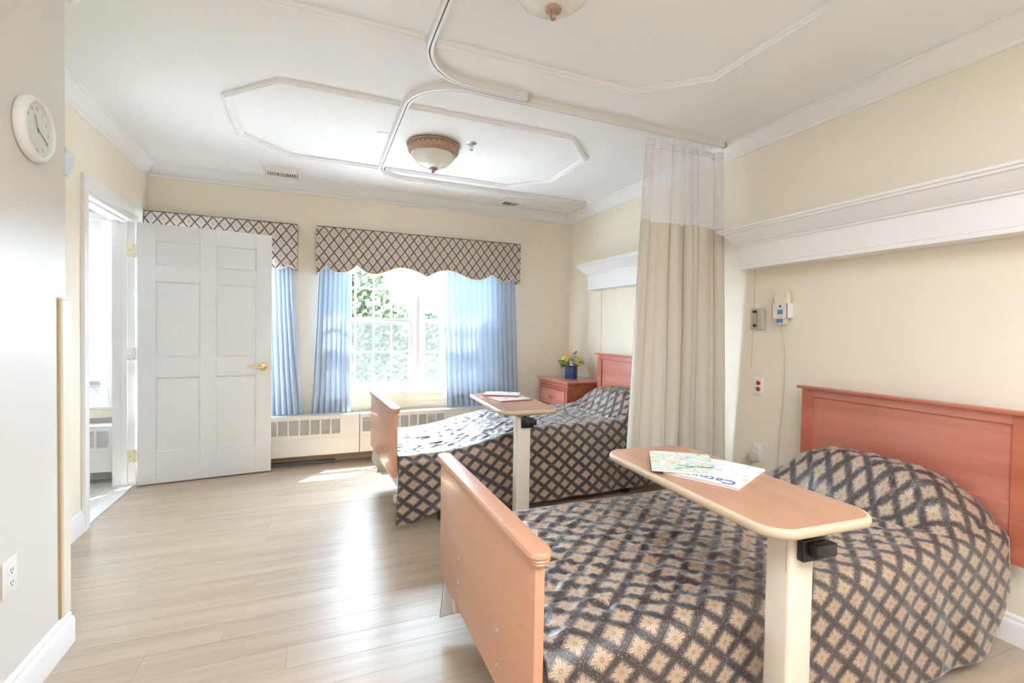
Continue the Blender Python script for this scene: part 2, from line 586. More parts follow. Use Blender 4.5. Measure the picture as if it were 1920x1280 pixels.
def miters(path, closed=False):
    """Inward (left-hand) offset direction at every corner of a plan polyline."""
    P = [Vector((p[0], p[1])) for p in path]
    n = len(P)
    out = []
    for i in range(n):
        e0 = (P[i] - P[i - 1]).normalized() if (i > 0 or closed) else None
        e1 = (P[(i + 1) % n] - P[i]).normalized() if (i < n - 1 or closed) else None
        n0 = Vector((-e0.y, e0.x)) if e0 is not None else None
        n1 = Vector((-e1.y, e1.x)) if e1 is not None else None
        if n0 is None:
            out.append(n1)
        elif n1 is None:
            out.append(n0)
        else:
            s = n0 + n1
            out.append(s / max(0.2, s.dot(n0)))
    return out


def molding_seg(bm, p0, m0, p1, m1, prof, z, mi=0):
    a = [bm.verts.new((p0[0] + m0.x * d, p0[1] + m0.y * d, z + h)) for d, h in prof]
    b = [bm.verts.new((p1[0] + m1.x * d, p1[1] + m1.y * d, z + h)) for d, h in prof]
    n = len(prof)
    for i in range(n):
        j = (i + 1) % n
        bm.faces.new((a[i], a[j], b[j], b[i])).material_index = mi
    bm.faces.new(a[::-1]).material_index = mi
    bm.faces.new(b).material_index = mi


def wall_x(name, y0, y1, xa, xb, z0, z1, holes, mat):
    """Slab standing along X with rectangular openings (x0,x1,z0,z1)."""
    xs = sorted({xa, xb} | {h[0] for h in holes} | {h[1] for h in holes})
    zs = sorted({z0, z1} | {h[2] for h in holes} | {h[3] for h in holes})
    return slab(name, xs, zs, holes, lambda a, b, c, d, bm: box(bm, a, b, y0, y1, c, d), mat)


def slab(name, us, zs, holes, fn, mat):
    bm = bmesh.new()
    for a, b in zip(us, us[1:]):
        for c, d in zip(zs, zs[1:]):
            if any(h[0] <= a + 1e-6 and b <= h[1] + 1e-6 and h[2] <= c + 1e-6 and d <= h[3] + 1e-6 for h in holes):
                continue
            fn(a, b, c, d, bm)
    bmesh.ops.remove_doubles(bm, verts=bm.verts[:], dist=1e-5)
    o = finish(name, bm, mat)
    o['kind'] = 'structure'
    return o


def struct(o):
    o['kind'] = 'structure'
    return o


def text(name, body, size, mat, parent, mtx, extrude=0.0003, font_scale=1.0):
    cu = bpy.data.curves.new(name, 'FONT')
    cu.body = body
    cu.size = size
    cu.extrude = extrude
    cu.align_x = 'CENTER'
    cu.align_y = 'CENTER'
    cu.resolution_u = 3
    cu.materials.append(M[mat])
    tmp = bpy.data.objects.new(name, cu)
    COL.objects.link(tmp)
    dg = bpy.context.evaluated_depsgraph_get()
    me = bpy.data.meshes.new_from_object(tmp.evaluated_get(dg))
    bpy.data.objects.remove(tmp)
    o = bpy.data.objects.new(name, me)
    COL.objects.link(o)
    o.parent = parent
    o.matrix_local = mtx
    return o


def smooth(x, a, b):
    t = max(0.0, min(1.0, (x - a) / (b - a)))
    return t * t * (3 - 2 * t)


# ------------------------------------------------------------------ room shell
WIN = (0.10, 1.78, 0.64, 2.02)
WIN2 = (-1.12, -0.42, 0.64, 2.02)
WINB = (-2.38, -1.575, 0.60, 2.09)
DOOR_Y0, DOOR_Y1, DOOR_Z = 3.69, 4.53, 2.07

wall_x('wall_back', YB, YB + 0.15, XL, XR, 0, HC, [WIN, WIN2], 'wall')
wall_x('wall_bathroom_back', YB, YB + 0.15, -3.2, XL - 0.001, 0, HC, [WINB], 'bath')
struct(obox('wall_right', XR, XR + 0.12, YF, YB + 0.15, 0, HC, 'wall'))
ys = sorted({YP, YB, DOOR_Y0, DOOR_Y1})
slab('wall_left', ys, [0, DOOR_Z, HC], [(DOOR_Y0, DOOR_Y1, 0, DOOR_Z)],
     lambda a, b, c, d, bm: box(bm, XL - 0.14, XL, a, b, c, d), 'wall')
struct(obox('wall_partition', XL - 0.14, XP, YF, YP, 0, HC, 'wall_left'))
struct(obox('wall_front', XL - 0.14, XR + 0.12, YF - 0.12, YF, 0, HC, 'wall'))
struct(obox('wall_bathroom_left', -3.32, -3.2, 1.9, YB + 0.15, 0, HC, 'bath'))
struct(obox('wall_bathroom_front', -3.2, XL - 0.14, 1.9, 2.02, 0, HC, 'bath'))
# the bathroom side of the door wall is painted white
struct(obox('ceiling', -3.32, XR + 0.12, YF - 0.12, YB + 0.15, HC, HC + 0.12, 'ceiling'))

# floor: laminate planks running across the room, each a piece of the floor
fl = struct(obox('floor', XL - 0.02, XR, YF, YB, -0.06, -0.006, 'floor_base'))
rng = random.Random(3)
PW = 0.132
row = 0
y = YB
plank_meshes = {}


def plank_mesh(L, W):
    key = (round(L, 3), round(W, 3))
    if key not in plank_meshes:
        bm = bmesh.new()
        vs = box(bm, 0, L, 0, W, -0.0055, 0)
        for v in vs:
            if v.co.z > -0.001:
                v.co.x += 0.0005 if v.co.x < L / 2 else -0.0005
                v.co.y += 0.0006 if v.co.y < W / 2 else -0.0006
        me = bpy.data.meshes.new('plank')
        bm.to_mesh(me)
        bm.free()
        me.materials.append(M['floor'])
        plank_meshes[key] = me
    return plank_meshes[key]


while y > YF + 0.001:
    y0 = max(YF, y - PW)
    x0 = XL - 0.015 if y0 >= YP - 0.10 else XP
    x = x0
    off = rng.choice([0.3, 0.55, 0.8, 1.05])
    L = off
    while x < XR - 0.001:
        x1 = min(XR, x + L)
        if XR - x1 < 0.12:
            x1 = XR
        p = bpy.data.objects.new('plank', plank_mesh(x1 - x, y - y0))
        COL.objects.link(p)
        p.parent = fl
        p.location = (x, y0, 0)
        x = x1
        L = 1.22
    y = y0

struct(obox('floor_bathroom', -3.2, XL - 0.021, 2.02, YB, -0.06, 0.0, 'tile'))
o = obox('door_threshold', XL - 0.10, XL - 0.005, DOOR_Y0 + 0.02, DOOR_Y1 - 0.02, 0.0005, 0.007, 'trim', None, 0.003)
o.name = 'trim_threshold'
struct(o)

# crown molding, wall by wall, with mitred corners
CROWN = [(0, 0), (0.088, 0), (0.088, -0.012), (0.074, -0.018), (0.066, -0.032), (0.040, -0.062), (0.024, -0.080),
         (0.016, -0.084), (0.014, -0.100), (0, -0.100)]
CROWN = CROWN[::-1]
path = [(XR, YF), (XR, YB), (XL, YB), (XL, YP), (XP, YP), (XP, YF)]
ms = miters(path)
for i, nm in enumerate(('trim_crown_right', 'trim_crown_back', 'trim_crown_left', 'trim_crown_return', 'trim_crown_partition')):
    bm = bmesh.new()
    molding_seg(bm, path[i], ms[i], path[i + 1], ms[i + 1], CROWN, HC - 0.0005)
    struct(finish(nm, bm, 'trim', None, 0.5))

# baseboards
BASE = [(0, 0), (0.018, 0), (0.018, 0.090), (0.014, 0.104), (0.010, 0.110), (0.010, 0.122), (0.004, 0.132), (0, 0.134)]
bpth = [(XL, DOOR_Y0 - 0.075), (XL, YP), (XP, YP), (XP, YF)]
mb = miters(bpth)
for i, nm in enumerate(('baseboard_left', 'baseboard_return', 'baseboard_partition')):
    bm = bmesh.new()
    molding_seg(bm, bpth[i], mb[i], bpth[i + 1], mb[i + 1], BASE, 0.0005)
    struct(finish(nm, bm, 'trim', None, 0.5))
rb = [(XR, YF), (XR, YB), (XL, YB)]
mr = miters(rb)
for i, nm in enumerate(('baseboard_right', 'baseboard_back')):
    bm = bmesh.new()
    molding_seg(bm, rb[i], mr[i], rb[i + 1], mr[i + 1], [(d, h * 0.9) for d, h in BASE], 0.0005)
    struct(finish(nm, bm, 'trim' if i == 0 else 'base_shade', None, 0.5))
bm = bmesh.new()
molding_seg(bm, (XL - 0.141, YB), Vector((0, -1)), (-3.2, YB), Vector((0, -1)), BASE, 0.0005)
struct(finish('baseboard_bathroom', bm, 'trim', None, 0.5))

# flat ceiling moldings: two clipped rectangles, each run a piece, cut where the curtain tracks cross
CM = [(0, 0), (0.044, 0), (0.044, -0.012), (0.038, -0.016), (0.030, -0.016), (0.027, -0.024), (0.016, -0.024), (0.012, -0.017), (0.004, -0.017), (0, -0.012)]


def ceiling_frame(name, x0, x1, y0, y1, cx, cy, cuts):
    root = thing(name, (0, 0, 0))
    root['kind'] = 'structure'
    pts = [(x0 + cx, y0), (x1 - cx, y0), (x1, y0 + cy), (x1, y1 - cy), (x1 - cx, y1), (x0 + cx, y1), (x0, y1 - cy), (x0, y0 + cy)]
    mm = miters(pts, True)
    for i in range(8):
        a, b = pts[i], pts[(i + 1) % 8]
        ma, mb_ = mm[i], mm[(i + 1) % 8]
        runs = [(a, ma, b, mb_)]
        if i in cuts:
            n = Vector((-(b[1] - a[1]), b[0] - a[0])).normalized()
            sgn = 1 if b[0] > a[0] else -1
            runs = [(a, ma, (cuts[i] - 0.028 * sgn, a[1]), n), ((cuts[i] + 0.028 * sgn, a[1]), n, b, mb_)]
        for (p, q, r, s) in runs:
            bm = bmesh.new()
            molding_seg(bm, p, q, r, s, CM, HC - 0.0003)
            finish('molding_strip', bm, 'ceiling', root, 0.5)
    return root


ceiling_frame('trim_1', -0.516, 1.908, 2.835, 4.062, 0.31, 0.32, {0: 0.467, 4: 0.480})
ceiling_frame('trim_2', -0.516, 1.905, 0.975, 2.200, 0.31, 0.30, {0: 0.467, 4: 0.467})

# ------------------------------------------------------------------ door frame and casing
jamb = thing('door_frame_1', (0, 0, 0))
jamb['kind'] = 'structure'
J = 0.018
bm = bmesh.new(); box(bm, XL - 0.145, XL + 0.002, DOOR_Y1 - J, DOOR_Y1, 0, DOOR_Z, 0.001); box(bm, XL - 0.085, XL - 0.045, DOOR_Y1 - J - 0.012, DOOR_Y1 - J, 0, DOOR_Z - J, 0.002)
finish('hinge_jamb', bm, 'trim', jamb)
bm = bmesh.new(); box(bm, XL - 0.145, XL + 0.002, DOOR_Y0, DOOR_Y0 + J, 0, DOOR_Z, 0.001); box(bm, XL - 0.085, XL - 0.045, DOOR_Y0 + J, DOOR_Y0 + J + 0.012, 0, DOOR_Z - J, 0.002)
finish('strike_jamb', bm, 'trim', jamb)
bm = bmesh.new(); box(bm, XL - 0.145, XL + 0.002, DOOR_Y0 + J, DOOR_Y1 - J, DOOR_Z - J, DOOR_Z, 0.001); box(bm, XL - 0.085, XL - 0.045, DOOR_Y0 + J, DOOR_Y1 - J, DOOR_Z - J - 0.012, DOOR_Z - J, 0.002)
finish('head_jamb', bm, 'trim', jamb)
# profiled casing, mitred at the head: profile (distance outward from opening, thickness)
CAS = [(0.004, 0), (0.004, 0.009), (0.012, 0.013), (0.030, 0.011), (0.058, 0.017), (0.074, 0.020), (0.088, 0.020), (0.088, 0)]


def casing(parent, xw, sgn, name_prefix):
    def pt(side, d, t):
        x = xw + sgn * t
        if side == 'nl':
            return (x, DOOR_Y0 - d, 0.0)
        if side == 'nt':
            return (x, DOOR_Y0 - d, DOOR_Z + d)
        if side == 'ft':
            return (x, DOOR_Y1 + d, DOOR_Z + d)
        return (x, DOOR_Y1 + d, 0.0)
    for nm, s0, s1 in (('near_casing', 'nl', 'nt'), ('head_casing', 'nt', 'ft'), ('far_casing', 'ft', 'fl')):
        bm = bmesh.new()
        a = [bm.verts.new(pt(s0, d, t)) for d, t in CAS]
        b = [bm.verts.new(pt(s1, d, t)) for d, t in CAS]
        n = len(CAS)
        for i in range(n):
            j = (i + 1) % n
            bm.faces.new((a[i], a[j], b[j], b[i]))
        bm.faces.new(a[::-1]); bm.faces.new(b)
        finish(nm, bm, 'trim', parent, 0.5)


casing(jamb, XL, 1, 'room')
casing(jamb, XL - 0.14, -1, 'bath')

# the open six-panel door
DW, DT, DH = 0.925, 0.042, 2.035
door = thing('door_1', (-1.283, 4.460, 0.010), math.radians(6.5), 'white six-panel door standing open at the bathroom doorway', 'door')
del door['category']
door['kind'] = 'structure'
bm = bmesh.new()
st, mid = 0.118, 0.112
pw = (DW - 2 * st - mid) / 2
rows = [(0.245, 0.835), (1.000, 1.590), (1.720, 1.905)]
cols = [(st, st + pw), (st + pw + mid, DW - st)]
box(bm, 0.004, DW - 0.004, 0.010, DT - 0.010, 0.004, DH - 0.004)
for (xa, xb) in ((0, st), (st + pw, st + pw + mid), (DW - st, DW)):
    box(bm, xa, xb, 0, DT, 0, DH, 0.002, 0, 1)
zz = [0] + [v for r in rows for v in r] + [DH]
for xa, xb in cols:
    for za, zb in zip(zz[0::2], zz[1::2]):
        box(bm, xa, xb, 0.0002, DT - 0.0002, za, zb, 0.002, 0, 1)
finish('door_frame', bm, 'door', door, 0.5)
for (za, zb) in rows:
    for (xa, xb) in cols:
        bm = bmesh.new()
        for (ya, yb) in ((0.0075, 0.0165), (DT - 0.0075, DT - 0.0165)):
            q = [(xa, za), (xb, za), (xb, zb), (xa, zb)]

            def ring(ins, yy):
                return [bm.verts.new((x + (ins if x == xa else -ins), yy, z + (ins if z == za else -ins))) for x, z in q]
            s = 1 if ya < DT / 2 else -1
            R0 = ring(0.001, ya - 0.006 * s)
            R1 = ring(0.012, ya + 0.004 * s)
            R2 = ring(0.020, ya + 0.004 * s)
            R3 = ring(0.048, ya - 0.0035 * s)
            for A, B in ((R0, R1), (R1, R2), (R2, R3)):
                for i in range(4):
                    bm.faces.new((A[i], A[(i + 1) % 4], B[(i + 1) % 4], B[i]))
            bm.faces.new(R3)
        finish('panel', bm, 'door', door, 0.3, True)
# lever handle
rose = bmesh.new()
lathe(rose, [(0, 0.014), (0.018, 0.014), (0.026, 0.010), (0.032, 0.003), (0.033, 0)], 24)
bmesh.ops.transform(rose, matrix=Matrix.Translation((DW - 0.065, 0, 0.905)) @ Matrix.Rotation(PI / 2, 4, 'X'), verts=rose.verts[:])
hnd = finish('handle', rose, 'brass', door, 0.6)
bm = bmesh.new()
hx, hz = DW - 0.065, 0.905
tube(bm, [(hx, -0.010, hz), (hx, -0.030, hz), (hx, -0.044, hz)], [0.011, 0.012, 0.012], 12)
tube(bm, [(hx + 0.008, -0.045, hz), (hx - 0.02, -0.048, hz - 0.002), (hx - 0.05, -0.050, hz + 0.002), (hx - 0.085, -0.050, hz + 0.010),
          (hx - 0.112, -0.050, hz + 0.010), (hx - 0.122, -0.050, hz + 0.002)], [0.012, 0.011, 0.008, 0.006, 0.006, 0.004], 10)
finish('lever', bm, 'brass', hnd, 0.8)
obox('latch_plate', DW - 0.001, DW + 0.0015, 0.010, 0.032, 0.86, 0.94, 'steel', door)
obox('latch_bolt', DW + 0.001, DW + 0.011, 0.014, 0.028, 0.89, 0.91, 'steel', door, 0.002)
# hinges: leaf on jamb + knuckle
for zc, mm in ((1.815, 'cream_metal'), (1.025, 'white_plastic'), (0.235, 'cream_metal')):
    bm = bmesh.new()
    box(bm, -0.062, -0.004, 0.0085, 0.0115, zc - 0.05, zc + 0.05, 0.001)
    lathe(bm, [(0, -0.052), (0.006, -0.052), (0.006, 0.052), (0, 0.052)], 12, -0.006, -0.003, zc)
    h = finish('hinge', bm, mm, door, 0.6)
    bm = bmesh.new()
    for k, dz in enumerate((-0.034, 0.0, 0.034)):
        lathe(bm, [(0.0045, 0), (0.0045, 0.0012), (0, 0.0012)], 8)
        vs = bm.verts[-17:] if False else [v for v in bm.verts if abs(v.co.z) < 0.0013 and abs(v.co.x) < 0.006 and abs(v.co.y) < 0.006]
        bmesh.ops.transform(bm, matrix=Matrix.Translation((-0.034 + (0.014 if k != 1 else -0.01), 0.0085, zc + dz)) @ Matrix.Rotation(PI / 2, 4, 'X'), verts=vs)
    finish('hinge_screws', bm, 'brass', h)


# ------------------------------------------------------------------ windows
def window_unit(root, x0, x1, z0, z1, ncol, yf, lower_screen=True):
    """A double-hung sash pair with grilles; sashes and muntins are children of the window."""
    zm = (z0 + z1) / 2 + 0.015
    for nm, za, zb, yy in (('upper_sash', zm - 0.018, z1, yf + 0.055), ('lower_sash', z0, zm + 0.018, yf + 0.020)):
        bm = bmesh.new()
        s = 0.038
        box(bm, x0, x0 + s, yy, yy + 0.03, za, zb, 0.003, 0, 1)
        box(bm, x1 - s, x1, yy, yy + 0.03, za, zb, 0.003, 0, 1)
        box(bm, x0 + s, x1 - s, yy, yy + 0.03, za, za + (0.055 if nm == 'lower_sash' else 0.036), 0.003, 0, 1)
        box(bm, x0 + s, x1 - s, yy, yy + 0.03, zb - 0.036, zb, 0.003, 0, 1)
        sash = finish(nm, bm, 'trim', root, 0.5)
        gx0, gx1 = x0 + s, x1 - s
        gz0, gz1 = za + (0.055 if nm == 'lower_sash' else 0.036), zb - 0.036
        obox('pane', gx0, gx1, yy + 0.017, yy + 0.020, gz0, gz1, 'glass', sash)
        for i in range(1, ncol):
            xx = gx0 + (gx1 - gx0) * i / ncol
            obox('muntin', xx - 0.008, xx + 0.008, yy + 0.006, yy + 0.0165, gz0, gz1, 'trim', sash)
        zz_ = (gz0 + gz1) / 2
        bm = bmesh.new()
        for i in range(ncol):
            xa = gx0 + (gx1 - gx0) * i / ncol + (0.008 if i else 0)
            xb = gx0 + (gx1 - gx0) * (i + 1) / ncol - (0.008 if i < ncol - 1 else 0)
            box(bm, xa, xb, yy + 0.006, yy + 0.0165, zz_ - 0.008, zz_ + 0.008)
        finish('muntin', bm, 'trim', sash)
    if lower_screen:
        obox('insect_screen', x0 + 0.01, x1 - 0.01, yf + 0.100, yf + 0.101, z0 + 0.01, zm, 'screen', root)
    bm = bmesh.new()
    xc = (x0 + x1) / 2
    box(bm, xc - 0.03, xc + 0.03, yf + 0.030, yf + 0.052, zm + 0.018, zm + 0.026, 0.002, 0, 1)
    finish('sash_lock', bm, 'white_plastic', root)


def window_frame(root, W, mull=None):
    x0, x1, z0, z1 = W
    bm = bmesh.new()
    f = 0.03
    ya, yb = YB + 0.004, YB + 0.146
    box(bm, x0, x0 + f, ya, yb, z0, z1)
    box(bm, x1 - f, x1, ya, yb, z0, z1)
    box(bm, x0 + f, x1 - f, ya, yb, z0, z0 + f)
    box(bm, x0 + f, x1 - f, ya, yb, z1 - f, z1)
    if mull:
        box(bm, mull[0], mull[1], ya + 0.006, yb, z0 + f, z1 - f, 0.004, 0, 1)
        xm = (mull[0] + mull[1]) / 2
        box(bm, xm - 0.022, xm + 0.022, ya - 0.006, ya + 0.006, z0 + f, z1 - f, 0.003, 0, 1)
    finish('frame', bm, 'trim', root, 0.5)
    # interior casing round the head and sides
    bm = bmesh.new()
    box(bm, x0 - 0.06, x0 + 0.004, YB - 0.016, YB - 0.0005, z0, z1 + 0.06, 0.004, 0, 1)
    box(bm, x1 - 0.004, x1 + 0.06, YB - 0.016, YB - 0.0005, z0, z1 + 0.06, 0.004, 0, 1)
    box(bm, x0 + 0.004, x1 - 0.004, YB - 0.016, YB - 0.0005, z1 - 0.004, z1 + 0.06, 0.004, 0, 1)
    finish('casing', bm, 'trim', root, 0.5)
    # stool and apron
    bm = bmesh.new()
    box(bm, x0 - 0.09, x1 + 0.09, YB - 0.052, YB + 0.003, z0 - 0.028, z0 - 0.002, 0.008, 0, 2)
    finish('sill', bm, 'trim', root, 0.5)
    obox('apron', x0 - 0.06, x1 + 0.06, YB - 0.016, YB - 0.0005, z0 - 0.10, z0 - 0.029, 'wall', root, 0.003)


w1 = thing('window_1', (0, 0, 0)); w1['kind'] = 'structure'
window_frame(w1, WIN, (0.905, 0.985))
window_unit(w1, 0.132, 0.903, 0.672, 1.988, 4, YB + 0.01)
window_unit(w1, 0.987, 1.748, 0.672, 1.988, 4, YB + 0.01)
w2 = thing('window_2', (0, 0, 0)); w2['kind'] = 'structure'
window_frame(w2, WIN2)
window_unit(w2, -1.088, -0.452, 0.672, 1.988, 3, YB + 0.01)
w3 = thing('window_3', (0, 0, 0)); w3['kind'] = 'structure'
window_frame(w3, WINB)
window_unit(w3, -2.348, -1.607, 0.632, 2.058, 3, YB + 0.01)

# blind in the bathroom window
bl = thing('window_blind', (-1.98, YB - 0.008, 2.07), 0, 'white horizontal slat blind in the window seen through the doorway', 'blind')
obox('valance_rail', -0.39, 0.39, -0.052, -0.012, -0.075, 0.012, 'trim', bl, 0.004)
slat_me = None
for i in range(31):
    z = -0.10 - i * 0.0395
    if slat_me is None:
        bm = bmesh.new()
        box(bm, -0.375, 0.375, -0.024, 0.024, -0.0013, 0.0013, mat=Matrix.Rotation(math.radians(-50), 4, 'X'))
        so = finish('slat', bm, 'white_plastic', bl)
        slat_me = so.data
    else:
        so = bpy.data.objects.new('slat', slat_me)
        COL.objects.link(so)
        so.parent = bl
    so.location = (0, -0.034, z)
obox('bottom_rail', -0.378, 0.378, -0.058, -0.012, -1.322, -1.298, 'white_plastic', bl, 0.004)
for sx in (-0.28, 0.28):
    bm = bmesh.new()
    tube(bm, [(sx, -0.062, -0.07), (sx, -0.062, -1.30)], 0.0012, 5)
    finish('ladder_cord', bm, 'cord', bl)


# ------------------------------------------------------------------ heater covers under the windows
def heater(name, x0, x1, blocks, label, yfront=YB - 0.165, mat='heater'):
    root = thing(name, ((x0 + x1) / 2, YB, 0), 0, label, 'heater')
    cx = (x0 + x1) / 2
    a, b = x0 - cx, x1 - cx
    yf = yfront - YB
    zt, zb = 0.450, 0.095
    bm = bmesh.new()
    # body as a closed shell with openings left for the grilles
    gx0 = [q - cx for q in blocks]
    GW, gz0, gz1 = 0.076, 0.286, 0.420
    xs = sorted({a, b} | set(gx0) | {g + GW for g in gx0})
    for p, q in zip(xs, xs[1:]):
        inside = any(abs(p - g) < 1e-5 for g in gx0)
        for zA, zB in ((zb, gz0), (gz0, gz1), (gz1, zt)):
            if inside and zA == gz0:
                continue
            box(bm, p, q, yf, yf + 0.012, zA, zB)
    bmesh.ops.remove_doubles(bm, verts=bm.verts[:], dist=1e-5)
    finish('front_panel', bm, mat, root)
    bm = bmesh.new()
    box(bm, a, b, yf - 0.004, -0.021, zt, zt + 0.010, 0.003, 0, 1)
    finish('top', bm, mat, root, 0.5)
    for ea in (a, b - 0.004):
        obox('end_panel', ea, ea + 0.004, yf + 0.012, -0.021, zb, zt, mat, root)
    obox('inner_core', a + 0.01, b - 0.01, yf + 0.05, -0.03, zb + 0.02, zt - 0.01, 'dark', root)
    bm = bmesh.new()
    box(bm, a + 0.002, b - 0.002, yf - 0.003, yf - 0.0005, 0.246, 0.252)
    finish('seam', bm, mat, root)
    for g in gx0:
        bm = bmesh.new()
        for i in range(11):
            zc = gz0 + (gz1 - gz0) * (i + 0.5) / 11
            box(bm, g, g + GW, -0.008, 0.008, -0.0012, 0.0012, mat=Matrix.Translation((0, yf + 0.009, zc)) @ Matrix.Rotation(math.radians(38), 4, 'X'))
        finish('grille', bm, mat, root)
    return root


heater('heater_cover', XL + 0.002, 0.372, [-1.20 + 0.0885 * i for i in range(16)],
       'long cream wall heater with louvred grilles beside the open door')
heater('heater_cover', 0.379, 2.10, [0.402 + 0.0885 * i for i in range(9)],
       'cream wall heater section under the big window behind the far bed')
heater('heater_cover', -2.9, -1.457, [-1.59 - 0.0905 * i for i in range(9)][::-1],
       'white wall heater in the bathroom seen through the doorway', YB - 0.175, 'trim')
o = obox('floor_strip', -0.55, 0.165, 4.715, 4.765, 0.0005, 0.022, 'strip', None, 0.004)
tag(o, 'dark grey strip on the floor below the heater by the door', 'strip')


# ------------------------------------------------------------------ valances
def valance(name, x0, x1, ztop, bottom, label, y_front=YB - 0.135):
    """Upholstered cornice box with a scalloped lower edge. bottom = list of (x, z)."""
    root = thing(name, ((x0 + x1) / 2, YB, ztop), 0, label, 'valance', 'damask valances over the windows')
    cx = (x0 + x1) / 2
    bx = [p[0] for p in bottom]
    yf = y_front - YB

    def zb(x):
        for (xa, za, ca), (xb, zb_, cb) in zip(bottom, bottom[1:]):
            if xa <= x <= xb:
                t = (x - xa) / (xb - xa)
                # cusp 'c' keeps its slope, smooth 's' flattens
                if ca == 's' and cb == 's':
                    t = t * t * (3 - 2 * t)
                elif ca == 's':
                    t = t * t
                elif cb == 's':
                    t = 1 - (1 - t) ** 2
                return za + (zb_ - za) * t
        return bottom[-1][1]
    n = max(20, int((x1 - x0) / 0.012))
    xs = sorted(set([x0 + (x1 - x0) * i / n for i in range(n + 1)] + [b for b in bx if x0 < b < x1]))
    bm = bmesh.new()
    uvl = bm.loops.layers.uv.new('UVMap')
    T = 0.018
    F = [[bm.verts.new((x - cx, yf, zb(x) - ztop)), bm.verts.new((x - cx, yf, 0))] for x in xs]
    B = [[bm.verts.new((x - cx, yf + T, zb(x) - ztop)), bm.verts.new((x - cx, yf + T, 0))] for x in xs]
    for i in range(len(xs) - 1):
        for q in ((F[i][0], F[i + 1][0], F[i + 1][1], F[i][1]), (B[i + 1][0], B[i][0], B[i][1], B[i + 1][1]),
                  (F[i][0], B[i][0], B[i + 1][0], F[i + 1][0]), (F[i][1], F[i + 1][1], B[i + 1][1], B[i][1])):
            bm.faces.new(q)
    # returns to the wall
    for s, xe in ((0, xs[0]), (1, xs[-1])):
        xa = xe - cx
        xb = xa + (T if s == 0 else -T)
        z0 = zb(xe) - ztop
        box(bm, min(xa, xb), max(xa, xb), yf + T, -0.001, z0, 0)
    box(bm, xs[0] - cx + T, xs[-1] - cx - T, yf + T, -0.001, -0.018, 0)
    for f in bm.faces:
        for lp in f.loops:
            c = lp.vert.co
            lp[uvl].uv = (c.x + (c.y if abs(f.normal.x) > 0.7 else 0), c.z)
    finish('board', bm, 'damask_val', root)
    bm = bmesh.new()
    tube(bm, [(x - cx, yf + 0.002, zb(x) - ztop - 0.002) for x in xs], 0.005, 6)
    finish('piping', bm, 'piping', root, 2)
    bm = bmesh.new()
    tube(bm, [(x0 - cx, yf + 0.002, 0.0), (x1 - cx, yf + 0.002, 0.0)], 0.004, 6)
    finish('top_piping', bm, 'quilt_edge', root, 2)
    return root


valance('valance', -0.014, 2.008, 2.184, [(-0.014, 1.758, 's'), (0.071, 1.831, 'c'), (0.187, 1.772, 's'), (0.343, 1.852, 'c'), (0.494, 1.779, 's'),
        (0.756, 1.855, 's'), (1.006, 1.780, 'c'), (1.219, 1.858, 's'), (1.518, 1.781, 's'), (1.684, 1.845, 'c'), (1.845, 1.779, 's'),
        (1.927, 1.838, 'c'), (2.008, 1.770, 's')], 'wide brown diamond-patterned valance with scalloped edge over the big window')
valance('valance', -1.295, -0.171, 2.178, [(-1.295, 1.758, 's'), (-1.235, 1.825, 'c'), (-1.12, 1.772, 's'), (-0.98, 1.850, 'c'), (-0.86, 1.779, 's'),
        (-0.73, 1.855, 's'), (-0.60, 1.779, 's'), (-0.48, 1.850, 'c'), (-0.345, 1.772, 's'), (-0.235, 1.812, 'c'), (-0.171, 1.785, 's')],
        'narrower diamond-patterned valance partly hidden behind the open white door')


